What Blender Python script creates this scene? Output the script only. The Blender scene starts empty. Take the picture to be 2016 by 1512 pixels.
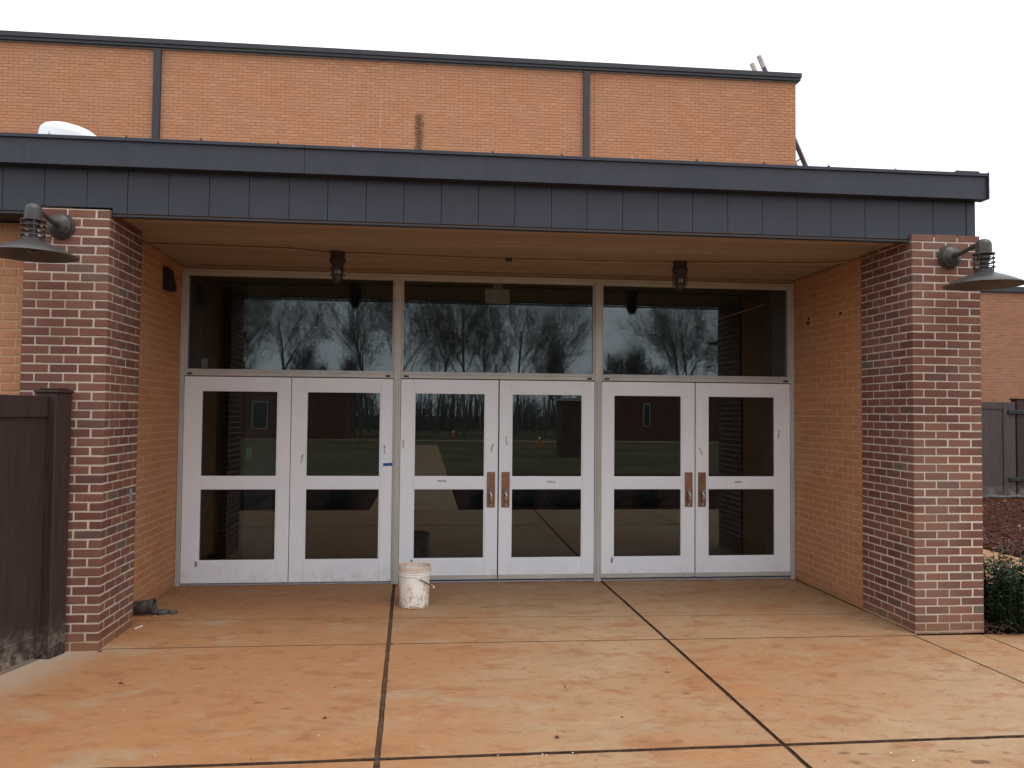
import bpy, bmesh, math, random
from mathutils import Vector, Matrix
random.seed(7)
S = bpy.context.scene
COL = S.collection
R = math.radians

# ------------------------------------------------------------------ camera
CAM = Vector((2.36686665, -6.31288888, 1.75907898))
yaw, pit, rol, FPX = 0.102758, 0.0356936, 0.0089232, 1609.95
r0 = Vector((math.cos(yaw), -math.sin(yaw), 0)); f0 = Vector((math.sin(yaw), math.cos(yaw), 0)); u0 = Vector((0, 0, 1))
FW = f0*math.cos(pit) + u0*math.sin(pit); UP = -f0*math.sin(pit) + u0*math.cos(pit)
RT = r0*math.cos(rol) + UP*math.sin(rol); UP = -r0*math.sin(rol) + UP*math.cos(rol)
cd = bpy.data.cameras.new('camera'); cam = bpy.data.objects.new('camera', cd); COL.objects.link(cam)
cd.sensor_width = 36; cd.lens = FPX/2016*36; cd.clip_start = 0.05; cd.clip_end = 2000
m = Matrix((RT, UP, -FW)).transposed().to_4x4(); m.translation = CAM; cam.matrix_world = m
S.camera = cam

# ------------------------------------------------------------------ light
SUN_EL, SUN_DIR = R(68), Vector((0.42, -0.62, 0))
W = bpy.data.worlds.new('World'); S.world = W; W.use_nodes = True
nt = W.node_tree; nt.nodes.clear()
def wn(t, **k):
    n = nt.nodes.new(t)
    for a, b in k.items(): setattr(n, a, b)
    return n
sky = wn('ShaderNodeTexSky', sky_type='NISHITA', sun_disc=False, sun_elevation=SUN_EL,
         sun_rotation=math.atan2(SUN_DIR.x, SUN_DIR.y), air_density=1.2, dust_density=4.0, ozone_density=1.0)
tc = wn('ShaderNodeTexCoord'); mp = wn('ShaderNodeMapping'); mp.inputs['Scale'].default_value = (1, 1, 3.2)
cl = wn('ShaderNodeTexNoise'); cl.inputs['Scale'].default_value = 2.1; cl.inputs['Detail'].default_value = 6
rp = wn('ShaderNodeValToRGB')
rp.color_ramp.elements[0].position = 0.34; rp.color_ramp.elements[0].color = (9.6, 10.0, 10.6, 1)
rp.color_ramp.elements[1].position = 0.66; rp.color_ramp.elements[1].color = (12.2, 12.4, 12.6, 1)
mx = wn('ShaderNodeMix', data_type='RGBA'); mx.inputs['Factor'].default_value = 0.86
bg = wn('ShaderNodeBackground'); bg.inputs['Strength'].default_value = 0.10
wo = wn('ShaderNodeOutputWorld'); L = nt.links.new
L(tc.outputs['Generated'], mp.inputs['Vector']); L(mp.outputs[0], cl.inputs['Vector']); L(cl.outputs['Fac'], rp.inputs[0])
L(sky.outputs[0], mx.inputs[6]); L(rp.outputs[0], mx.inputs[7]); L(mx.outputs[2], bg.inputs[0]); L(bg.outputs[0], wo.inputs[0])
sl = bpy.data.lights.new('sun', 'SUN'); sl.energy = 1.0; sl.angle = R(35); sl.color = (1, 0.95, 0.88)
so = bpy.data.objects.new('sun', sl); COL.objects.link(so)
sd = SUN_DIR.normalized()*math.cos(SUN_EL) + Vector((0, 0, math.sin(SUN_EL)))
so.rotation_euler = sd.to_track_quat('Z', 'Y').to_euler(); so.location = (8, -20, 25)
S.view_settings.view_transform = 'Standard'; S.view_settings.look = 'None'
S.view_settings.exposure = 0.5; S.view_settings.gamma = 1.0; S.view_settings.use_curve_mapping = False

# ------------------------------------------------------------------ node materials
class Mat:
    def __init__(s, name, rough=0.6, metal=0.0, spec=0.4):
        s.m = bpy.data.materials.new(name); s.m.use_nodes = True; s.t = s.m.node_tree
        s.b = s.t.nodes['Principled BSDF']; s.o = s.t.nodes['Material Output']
        s.b.inputs['Roughness'].default_value = rough; s.b.inputs['Metallic'].default_value = metal
        s.b.inputs['Specular IOR Level'].default_value = spec
        s._pos = None
    def n(s, t, **k):
        x = s.t.nodes.new(t)
        for a, b in k.items(): setattr(x, a, b)
        return x
    def put(s, sock, v):
        if hasattr(v, 'is_output'): s.t.links.new(v, sock)
        elif isinstance(v, (tuple, list)) and len(v) == 3 and sock.type == 'RGBA': sock.default_value = (*v, 1)
        else: sock.default_value = v
    def pos(s):
        if s._pos is None: s._pos = s.n('ShaderNodeNewGeometry').outputs['Position']
        return s._pos
    def map(s, scale, loc=(0, 0, 0), vec=None, rot=(0, 0, 0)):
        x = s.n('ShaderNodeMapping'); s.put(x.inputs['Vector'], vec or s.pos())
        x.inputs['Scale'].default_value = scale; x.inputs['Location'].default_value = loc; x.inputs['Rotation'].default_value = rot
        return x.outputs[0]
    def noise(s, scale, detail=4, rough=0.55, vec=None, dist=0.0):
        x = s.n('ShaderNodeTexNoise'); s.put(x.inputs['Vector'], vec or s.pos())
        x.inputs['Scale'].default_value = scale; x.inputs['Detail'].default_value = detail
        x.inputs['Roughness'].default_value = rough; x.inputs['Distortion'].default_value = dist
        return x.outputs['Fac']
    def step(s, v, a, b, x0=0.0, x1=1.0):
        x = s.n('ShaderNodeMapRange', interpolation_type='SMOOTHSTEP'); s.put(x.inputs['Value'], v)
        for i, q in zip((1, 2, 3, 4), (a, b, x0, x1)): x.inputs[i].default_value = q
        return x.outputs[0]
    def math(s, op, a, b=0.0):
        x = s.n('ShaderNodeMath', operation=op); s.put(x.inputs[0], a); s.put(x.inputs[1], b); return x.outputs[0]
    def mix(s, f, a, b, mode='MIX'):
        x = s.n('ShaderNodeMix', data_type='RGBA', blend_type=mode)
        s.put(x.inputs['Factor'], f); s.put(x.inputs[6], a); s.put(x.inputs[7], b); return x.outputs[2]
    def ramp(s, v, stops, const=False):
        x = s.n('ShaderNodeValToRGB'); s.put(x.inputs[0], v); e = x.color_ramp.elements
        x.color_ramp.interpolation = 'CONSTANT' if const else 'LINEAR'
        while len(e) < len(stops): e.new(0.5)
        for q, (p, c) in zip(e, stops): q.position = p; q.color = (*c, 1)
        return x.outputs[0]
    def sep(s, v=None):
        x = s.n('ShaderNodeSeparateXYZ'); s.put(x.inputs[0], v or s.pos()); return x.outputs
    def rand(s, joined=False):
        if joined:
            x = s.n('ShaderNodeAttribute', attribute_name='tone'); return x.outputs['Fac']
        return s.n('ShaderNodeObjectInfo').outputs['Random']
    def col(s, v): s.put(s.b.inputs['Base Color'], v); return s
    def rough(s, v): s.put(s.b.inputs['Roughness'], v); return s
    def bump(s, h, strength=0.3, dist=0.01):
        x = s.n('ShaderNodeBump'); x.inputs['Strength'].default_value = strength; x.inputs['Distance'].default_value = dist
        s.put(x.inputs['Height'], h); s.t.links.new(x.outputs[0], s.b.inputs['Normal']); return s

def plain(name, c, rough=0.6, metal=0.0, var=0.15, scale=6.0, bump=0.0, bscale=200, spec=0.4):
    M = Mat(name, rough, metal, spec)
    d = tuple(x*(1-var) for x in c); l = tuple(min(1, x*(1+var)) for x in c)
    M.col(M.mix(M.step(M.noise(scale, 6), 0.3, 0.7), d, l))
    if bump: M.bump(M.noise(bscale, 3), bump, 0.004)
    return M.m

def brick_mat(name, stops, joined, clay=True, fine=0.25, stain=None):
    M = Mat(name, 0.85, spec=0.25)
    c = M.ramp(M.rand(joined), stops, True)
    f = M.noise(45, 5, 0.7); g = M.noise(160, 3, 0.6)
    c = M.mix(M.step(f, 0.35, 0.75, 0, fine), c, tuple(min(1, x*1.5+0.02) for x in stops[0][1]))
    c = M.mix(M.step(g, 0.52, 0.72, 0, 0.35), c, tuple(x*0.45 for x in stops[0][1]))
    big = M.noise(1.3, 4)
    c = M.mix(M.step(big, 0.40, 0.72, 0, 0.22), c, (0.34, 0.25, 0.20))
    if clay:
        z = M.math('ADD', M.sep()[2], M.math('MULTIPLY', M.noise(3.0, 5), 0.3))
        c = M.mix(M.step(z, 0.10, 0.30, 0.5, 0.0), c, (0.34, 0.17, 0.085))
    if stain: c = stain(M, c)
    M.col(c); M.bump(M.math('ADD', f, M.math('MULTIPLY', g, 0.6)), 0.35, 0.004)
    return M.m

RED = [(0.0, (0.173, 0.070, 0.050)), (0.22, (0.144, 0.058, 0.044)), (0.44, (0.190, 0.082, 0.056)), (0.62, (0.124, 0.051, 0.040)),
       (0.78, (0.161, 0.068, 0.052)), (0.93, (0.106, 0.060, 0.050)), (0.990, (0.106, 0.095, 0.076))]
TAN = [(0.0, (0.457, 0.209, 0.100)), (0.25, (0.441, 0.198, 0.094)), (0.5, (0.473, 0.219, 0.105)), (0.75, (0.425, 0.189, 0.089)), (0.92, (0.490, 0.232, 0.114))]
UPT = [(0.0, (0.457, 0.217, 0.120)), (0.3, (0.440, 0.206, 0.113)), (0.55, (0.471, 0.227, 0.126)), (0.75, (0.425, 0.197, 0.107)), (0.93, (0.494, 0.245, 0.142))]
FAR = [(0.0, (0.31, 0.150, 0.092)), (0.3, (0.285, 0.136, 0.084)), (0.6, (0.335, 0.162, 0.098)), (0.85, (0.30, 0.152, 0.10))]

def upper_stain(M, c):
    x, y, z = M.sep()
    # rust streak below an old bracket hole
    d = M.math('ABSOLUTE', M.math('SUBTRACT', x, 2.105))
    w = M.math('ADD', d, M.math('MULTIPLY', M.math('SUBTRACT', M.noise(9, 5), 0.5), 0.14))
    k = M.math('MULTIPLY', M.step(w, 0.03, 0.13, 0.85, 0.0), M.step(z, 8.25, 8.40, 1.0, 0.0))
    c = M.mix(k, c, (0.055, 0.035, 0.025))
    # pale sealant line
    k = M.math('MULTIPLY', M.step(M.math('ABSOLUTE', M.math('SUBTRACT', x, 1.26)), 0.008, 0.016, 0.5, 0.0), M.step(M.noise(3, 4), 0.4, 0.6))
    c = M.mix(k, c, (0.62, 0.52, 0.44))
    return c
def recess_stain(M, c):
    x, y, z = M.sep()
    k = M.math('MULTIPLY', M.step(M.noise(1.1, 5, 0.6), 0.45, 0.75, 0, 0.4), M.step(z, 0.1, 1.4, 1.0, 0.25))
    return M.mix(k, c, (0.40, 0.145, 0.06))

m_red = brick_mat('red_brick', RED, False); m_redj = brick_mat('red_brick_joined', RED, True)
m_tan = brick_mat('tan_brick', TAN, False, fine=0.15, stain=recess_stain); m_tanj = brick_mat('tan_brick_joined', TAN, True, fine=0.15, stain=recess_stain)
m_up = brick_mat('buff_brick', UPT, False, clay=False, stain=upper_stain); m_upj = brick_mat('buff_brick_joined', UPT, True, clay=False, stain=upper_stain)
m_far = brick_mat('far_brick', FAR, False, clay=False); m_farj = brick_mat('far_brick_joined', FAR, True, clay=False)

def mortar(name, a, b, clay=True):
    M = Mat(name, 0.95, spec=0.1); c = M.mix(M.step(M.noise(7, 6), 0.3, 0.7), a, b)
    c = M.mix(M.step(M.noise(90, 3), 0.45, 0.75, 0, 0.4), c, tuple(x*0.6 for x in a))
    if clay: c = M.mix(M.math('MULTIPLY', M.step(M.sep()[2], 0.9, 2.2, 0.7, 0.0), M.step(M.noise(2.4, 5), 0.35, 0.6)), c, (0.62, 0.56, 0.47) if a[0] < 0.49 else b)
    if clay: c = M.mix(M.step(M.sep()[2], 0.02, 0.20, 0.55, 0), c, (0.36, 0.20, 0.10))
    M.col(c); M.bump(M.noise(140, 4), 0.6, 0.006); return M.m
m_mort = mortar('grey_mortar', (0.47, 0.40, 0.32), (0.60, 0.52, 0.43))
m_tmort = mortar('tan_mortar', (0.50, 0.305, 0.175), (0.57, 0.36, 0.22))
m_umort = mortar('brown_mortar', (0.33, 0.150, 0.075), (0.40, 0.185, 0.092), False)

def dark_metal(name, c, rough=0.42):
    M = Mat(name, rough, 0.0, 0.36)
    n = M.noise(2.2, 6, 0.6); k = M.noise(30, 4, vec=M.map((1, 1, 0.06)))
    cc = M.mix(M.step(n, 0.3, 0.7), tuple(x*0.88 for x in c), tuple(x*1.12 for x in c))
    cc = M.mix(M.step(k, 0.5, 0.8, 0, 0.22), cc, tuple(x*1.6+0.01 for x in c))
    M.col(cc); M.rough(M.step(n, 0.2, 0.8, rough-0.06, rough+0.12)); M.bump(M.noise(1.5, 3), 0.08, 0.03); return M.m
m_fascia = dark_metal('charcoal_metal', (0.034, 0.037, 0.053))
m_coping = dark_metal('dark_coping', (0.034, 0.037, 0.045), 0.5)
m_lamp = dark_metal('bronze_grey_metal', (0.052, 0.048, 0.045), 0.36)
m_cage = dark_metal('dark_bronze_metal', (0.045, 0.036, 0.034), 0.5)
m_black = plain('black_plastic', (0.018, 0.018, 0.020), 0.5)
m_gap = plain('dark_void', (0.010, 0.009, 0.008), 0.9)

M = Mat('soffit_paint', 0.7, spec=0.2)
c = M.mix(M.step(M.noise(3, 6, vec=M.map((0.25, 6, 1))), 0.3, 0.7), (0.33, 0.255, 0.185), (0.41, 0.325, 0.240))
c = M.mix(M.math('MULTIPLY', M.rand(), 0.55), c, (0.25, 0.185, 0.13))
c = M.mix(M.step(M.noise(25, 4, vec=M.map((0.1, 3, 1))), 0.55, 0.8, 0, 0.4), c, (0.13, 0.085, 0.05))
M.col(c); M.bump(M.noise(40, 4, vec=M.map((0.08, 2, 1))), 0.15, 0.004); m_soffit = M.m

M = Mat('white_door_paint', 0.38, spec=0.45)
c = M.mix(M.step(M.noise(1.5, 5), 0.3, 0.7), (0.80, 0.83, 0.90), (0.85, 0.875, 0.92))
c = M.mix(M.step(M.noise(14, 6, 0.7), 0.60, 0.80, 0, 0.35), c, (0.60, 0.54, 0.47))
zz = M.sep()[2]
c = M.mix(M.math('MULTIPLY', M.step(zz, 0.04, 0.22, 1, 0), M.step(M.noise(8, 6, 0.7), 0.45, 0.75, 0, 0.5)), c, (0.52, 0.40, 0.28))
M.col(c); M.rough(M.step(M.noise(20, 4), 0.2, 0.8, 0.3, 0.5)); M.bump(M.noise(180, 3), 0.05, 0.002); m_door = M.m
M = Mat('aged_aluminium', 0.42, 0.15, 0.5)
c = M.mix(M.step(M.noise(2, 6), 0.3, 0.7), (0.45, 0.435, 0.41), (0.55, 0.535, 0.51))
c = M.mix(M.step(M.noise(26, 6, 0.75), 0.62, 0.74, 0, 0.7), c, (0.16, 0.10, 0.065))
M.col(c); m_alu = M.m
m_gasket = plain('black_gasket', (0.012, 0.012, 0.012), 0.6)

M = Mat('window_glass'); t = M.t
lw = M.n('ShaderNodeLayerWeight'); lw.inputs[0].default_value = 0.5
k = M.math('MULTIPLY', M.math('POWER', lw.outputs['Facing'], 5.0), 0.92)
k = M.math('ADD', k, 0.066)
tr = M.n('ShaderNodeBsdfTransparent'); tr.inputs[0].default_value = (0.72, 0.76, 0.77, 1)
gl = M.n('ShaderNodeBsdfGlossy'); gl.inputs['Roughness'].default_value = 0.0; gl.inputs[0].default_value = (0.84, 0.95, 1, 1)
bp = M.n('ShaderNodeBump'); bp.inputs['Strength'].default_value = 0.004; bp.inputs['Distance'].default_value = 0.05
t.links.new(M.noise(1.1, 1), bp.inputs['Height']); t.links.new(bp.outputs[0], gl.inputs['Normal'])
ms = M.n('ShaderNodeMixShader'); t.links.new(k, ms.inputs[0]); t.links.new(tr.outputs[0], ms.inputs[1]); t.links.new(gl.outputs[0], ms.inputs[2])
t.links.new(ms.outputs[0], M.o.inputs[0]); m_glass = M.m
M = Mat('jar_glass', 0.12, spec=0.6); M.col((0.12, 0.11, 0.105)); M.b.inputs['Transmission Weight'].default_value = 0.6; m_jar = M.m

def concrete(name, stained=1.0):
    M = Mat(name, 0.82, spec=0.25)
    x, y, z = M.sep()
    n1 = M.noise(0.62, 7, 0.6, dist=0.3); n2 = M.noise(2.6, 9, 0.70, vec=M.map((0.85, 1.15, 1)), dist=0.3); n3 = M.noise(13, 9, 0.78, vec=M.map((0.85, 1.2, 1)))
    base = M.mix(M.step(n2, 0.35, 0.65), (0.365, 0.245, 0.140), (0.440, 0.320, 0.200))
    lf = M.step(M.math('ADD', x, M.math('MULTIPLY', M.math('SUBTRACT', n1, 0.5), 3.0)), 0.8, 3.4, 0.20, 0.0)
    k = M.step(M.math('ADD', M.math('ADD', M.math('MULTIPLY', n1, 0.75), M.math('MULTIPLY', n2, 0.45)), lf), 0.50, 0.76, 0.10, 0.95*stained)
    c = M.mix(k, base, (0.375, 0.188, 0.085))
    sm = M.noise(3.4, 10, 0.72, vec=M.map((0.75, 1.3, 1), (7, 2, 0), rot=(0, 0, 0.35)), dist=0.3); s2 = M.noise(8.5, 9, 0.74, vec=M.map((0.8, 1.2, 1), (2, 9, 0), rot=(0, 0, 0.6)), dist=0.2)
    c = M.mix(M.step(sm, 0.50, 0.62, 0, 0.62*stained), c, (0.300, 0.128, 0.055))
    c = M.mix(M.step(n3, 0.53, 0.68, 0, 0.50*stained), c, (0.21, 0.090, 0.040))
    c = M.mix(M.step(s2, 0.55, 0.65, 0, 0.55*stained), c, (0.23, 0.098, 0.044))
    c = M.mix(M.step(M.noise(4.5, 9, 0.74, vec=M.map((0.8, 1.3, 1), (3, 1, 0))), 0.55, 0.72, 0, 0.50), c, (0.44, 0.325, 0.205))
    c = M.mix(M.step(M.noise(1.3, 8, 0.68, vec=M.map((0.9, 1.3, 1), (13, 5, 0))), 0.53, 0.68, 0, 0.60), c, (0.375, 0.30, 0.205))
    # hairline cracks and fine brush texture
    br = M.noise(60, 4, 0.65, vec=M.map((0.12, 1.0, 1), rot=(0, 0, 0.06)))
    c = M.mix(M.step(br, 0.55, 0.75, 0, 0.22), c, (0.17, 0.085, 0.045))
    # grey cement dust beside the brown fence
    dx = M.math('SUBTRACT', x, M.math('ADD', -0.30, M.math('MULTIPLY', M.math('ADD', y, 0.1), 0.27)))
    k = M.math('MULTIPLY', M.step(M.math('ADD', dx, M.math('MULTIPLY', n2, 0.35)), 0.12, 0.75, 0.85, 0.0), M.step(y, 0.0, 0.3, 1, 0))
    c = M.mix(k, c, (0.40, 0.335, 0.265))
    # scattered clay drips
    v = M.n('ShaderNodeTexVoronoi'); v.inputs['Scale'].default_value = 3.1; v.inputs['Randomness'].default_value = 1
    wv = M.n('ShaderNodeVectorMath', operation='ADD'); M.put(wv.inputs[0], M.pos())
    nz = M.n('ShaderNodeTexNoise'); nz.inputs['Scale'].default_value = 9; M.put(nz.inputs['Vector'], M.pos())
    sc = M.n('ShaderNodeVectorMath', operation='SCALE'); M.put(sc.inputs[0], nz.outputs['Color']); sc.inputs['Scale'].default_value = 0.12
    M.put(wv.inputs[1], sc.outputs[0]); M.put(v.inputs['Vector'], wv.outputs[0])
    rs = M.sep(v.outputs['Color'])
    k = M.math('MULTIPLY', M.step(v.outputs['Distance'], 0.03, 0.10, 0.8, 0), M.step(rs[0], 0.60, 0.68))
    c = M.mix(k, c, (0.26, 0.115, 0.055))
    # individual marks (x, y, half length, half width, colour, strength)
    if stained > 0.9:
        dk = (0.085, 0.032, 0.020); rd = (0.40, 0.155, 0.075)
        for px, py, a, b, cc, s_ in [(4.45, -1.09, 0.17, 0.022, rd, 0.75), (2.983, -1.189, 0.10, 0.09, rd, 0.45), (3.60, -1.16, 0.22, 0.03, rd, 0.4),
                                 (3.3, -1.55, 0.25, 0.025, rd, 0.45), (1.393, -1.182, 0.05, 0.022, dk, 0.6), (1.553, -1.297, 0.045, 0.02, dk, 0.6),
                                 (1.805, -1.47, 0.035, 0.018, dk, 0.85), (0.193, -1.537, 0.075, 0.07, rd, 0.6), (0.30, -1.359, 0.08, 0.06, rd, 0.5),
                                 (4.549, -2.179, 0.05, 0.022, dk, 0.8), (4.65, -2.20, 0.04, 0.018, dk, 0.7), (4.56, -2.29, 0.06, 0.03, dk, 0.9), (5.136, -2.20, 0.07, 0.025, dk, 0.8), (5.2, -2.34, 0.06, 0.025, dk, 0.9), (5.42, -2.25, 0.03, 0.02, dk, 0.8),
                                 (4.02, -1.22, 0.035, 0.02, dk, 0.85), (4.02, -0.80, 0.032, 0.018, dk, 0.85), (3.27, -1.0, 0.03, 0.02, dk, 0.75), (0.836, -0.491, 0.05, 0.02, dk, 0.45), (2.55, -0.45, 0.13, 0.05, rd, 0.4), (5.9, -0.42, 0.20, 0.03, rd, 0.5)]:
            ex = M.math('DIVIDE', M.math('SUBTRACT', x, px), a); ey = M.math('DIVIDE', M.math('SUBTRACT', y, py), b)
            d = M.math('ADD', M.math('ADD', M.math('MULTIPLY', ex, ex), M.math('MULTIPLY', ey, ey)), M.math('MULTIPLY', M.math('SUBTRACT', s2, 0.5), 7.0))
            c = M.mix(M.step(d, 0.0, 1.1, s_*0.85, 0.0), c, cc)
    g = M.noise(190, 4, 0.7)
    c = M.mix(M.step(g, 0.55, 0.8, 0, 0.3), c, (0.25, 0.15, 0.09))
    c = M.mix(1.0, c, (0.92, 0.89, 0.87), 'MULTIPLY')
    M.col(c); M.rough(M.step(n3, 0.3, 0.7, 0.7, 0.9))
    M.bump(M.math('ADD', g, M.math('MULTIPLY', n3, 1.5)), 0.22, 0.004); return M.m
m_conc = concrete('clay_stained_concrete'); m_walk = concrete('pale_concrete', 0.75)
m_joint = plain('joint_dirt', (0.080, 0.043, 0.026), 0.95, var=0.4, scale=20, bump=0.8, bscale=120)
M = Mat('mulch', 0.95, spec=0.1)
c = M.ramp(M.noise(16, 8, 0.75), [(0.3, (0.030, 0.011, 0.008)), (0.5, (0.074, 0.023, 0.013)), (0.7, (0.125, 0.043, 0.024))])
M.col(c); M.bump(M.noise(26, 8, 0.75), 1.0, 0.06); m_mulch = M.m
m_chip = brick_mat('mulch_chip', [(0.0, (0.07, 0.026, 0.017)), (0.4, (0.045, 0.017, 0.012)), (0.75, (0.10, 0.042, 0.027)), (0.965, (0.42, 0.28, 0.19))], True, clay=False)
M = Mat('lawn', 0.95, spec=0.1)
M.col(M.ramp(M.noise(0.25, 8, 0.65), [(0.35, (0.080, 0.080, 0.034)), (0.55, (0.125, 0.105, 0.055)), (0.7, (0.17, 0.12, 0.065))])); M.bump(M.noise(30, 5), 0.8, 0.04); m_lawn = M.m
def wood_board(name, c):
    M = Mat(name, 0.6, spec=0.3)
    g = M.noise(9, 6, 0.65, vec=M.map((6, 6, 0.35))); cc = M.mix(M.step(g, 0.3, 0.7), tuple(x*0.75 for x in c), tuple(x*1.25 for x in c))
    cc = M.mix(M.math('MULTIPLY', M.rand(), 0.25), cc, tuple(x*0.7 for x in c))
    k = M.math('MULTIPLY', M.step(M.sep()[2], 0.03, 0.33, 1, 0), M.step(M.noise(7, 6, 0.75), 0.42, 0.68, 0, 0.75))
    cc = M.mix(k, cc, (0.30, 0.26, 0.22))
    M.col(cc); M.bump(g, 0.15, 0.004); return M.m
m_fence = wood_board('brown_fence', (0.042, 0.025, 0.022)); m_gate = wood_board('grey_brown_gate', (0.075, 0.055, 0.053))
m_leaf = Mat('dark_leaf', 0.55, spec=0.25)
q = m_leaf.noise(23, 3); m_leaf.col(m_leaf.ramp(q, [(0.3, (0.008, 0.022, 0.007)), (0.5, (0.015, 0.035, 0.011)), (0.75, (0.040, 0.066, 0.022))])); m_leaf = m_leaf.m
m_bark = plain('grey_bark', (0.19, 0.17, 0.15), 0.9, var=0.35, scale=9, bump=0.6, bscale=30)
m_twig = plain('twig', (0.17, 0.15, 0.13), 0.9)
m_stem = plain('shrub_stem', (0.035, 0.030, 0.020), 0.9)
m_straw = plain('dry_straw', (0.17, 0.11, 0.065), 0.9, var=0.5, scale=40)
M = Mat('dirty_white_plastic', 0.45, spec=0.4)
x, y, z = M.sep()
c = M.mix(M.step(M.noise(6, 5), 0.3, 0.7), (0.84, 0.82, 0.75), (0.88, 0.86, 0.81))
d = M.noise(17, 8, 0.78, vec=M.map((1, 1, 0.55)))
c = M.mix(M.math('MULTIPLY', M.step(d, 0.49, 0.60, 0, 0.95), M.step(z, 0.02, 0.32, 1.0, 0.15)), c, (0.44, 0.23, 0.10))
c = M.mix(M.math('MULTIPLY', M.step(M.noise(42, 6, 0.8), 0.50, 0.62), M.step(M.math('ADD', z, M.math('MULTIPLY', d, 0.2)), 0.12, 0.25, 1, 0)), c, (0.13, 0.06, 0.03))
c = M.mix(M.step(M.math('ADD', z, M.math('MULTIPLY', d, 0.07)), 0.335, 0.40, 0, 0.62), c, (0.40, 0.22, 0.11))
M.col(c); M.bump(d, 0.2, 0.004); m_bucket = M.m
m_mud = plain('red_mud', (0.20, 0.085, 0.038), 0.6, var=0.3, scale=20, bump=0.5, bscale=60)
m_wire = plain('steel_wire', (0.05, 0.043, 0.038), 0.5, 0.3)
M = Mat('bronze_plate', 0.34, 0.85, 0.5)
c = M.mix(M.step(M.noise(5, 5), 0.35, 0.65), (0.24, 0.155, 0.105), (0.37, 0.185, 0.115)); c = M.mix(M.step(M.noise(30, 6, 0.7), 0.45, 0.75, 0, 0.6), c, (0.16, 0.11, 0.08))
M.col(c); M.rough(M.step(M.noise(14, 5), 0.3, 0.7, 0.28, 0.5)); m_bronze = M.m
m_steel = plain('satin_steel', (0.55, 0.53, 0.50), 0.28, 0.9)
m_blue = plain('blue_tape', (0.012, 0.085, 0.36), 0.6, scale=60)
M = Mat('sticker_residue', 0.7)
k = M.noise(190, 2, 0.6, vec=M.map((1, 1, 1))); M.col(M.ramp(k, [(0.40, (0.10, 0.10, 0.105)), (0.47, (0.45, 0.45, 0.46)), (0.56, (0.70, 0.70, 0.72))])); m_stick = M.m
m_tag = plain('grey_tag', (0.30, 0.28, 0.30), 0.5, var=0.5, scale=70)
m_cream = plain('cream_plastic', (0.62, 0.55, 0.47), 0.5)
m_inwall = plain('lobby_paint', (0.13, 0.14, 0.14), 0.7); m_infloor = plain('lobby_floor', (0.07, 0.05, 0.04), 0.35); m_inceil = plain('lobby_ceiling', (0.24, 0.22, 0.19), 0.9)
m_green = plain('green_paper', (0.30, 0.52, 0.42), 0.8); m_redp = plain('red_paper', (0.40, 0.07, 0.05), 0.8); m_paper = plain('white_paper', (0.7, 0.7, 0.68), 0.8)
m_fan = plain('spun_aluminium', (0.74, 0.75, 0.80), 0.38, 0.25, var=0.06)
m_roof = plain('roof_membrane', (0.25, 0.24, 0.23), 0.9)
m_junk = plain('dusty_black_plastic', (0.075, 0.072, 0.074), 0.6, var=0.6, scale=18, bump=0.4, bscale=50)
m_orange = plain('orange_plastic', (0.6, 0.11, 0.03), 0.5); m_white = plain('white_band', (0.75, 0.75, 0.75), 0.5)
m_fib = plain('grey_fibreglass', (0.12, 0.10, 0.14), 0.5); m_pale = plain('pale_rubber', (0.55, 0.48, 0.47), 0.7)

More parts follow.
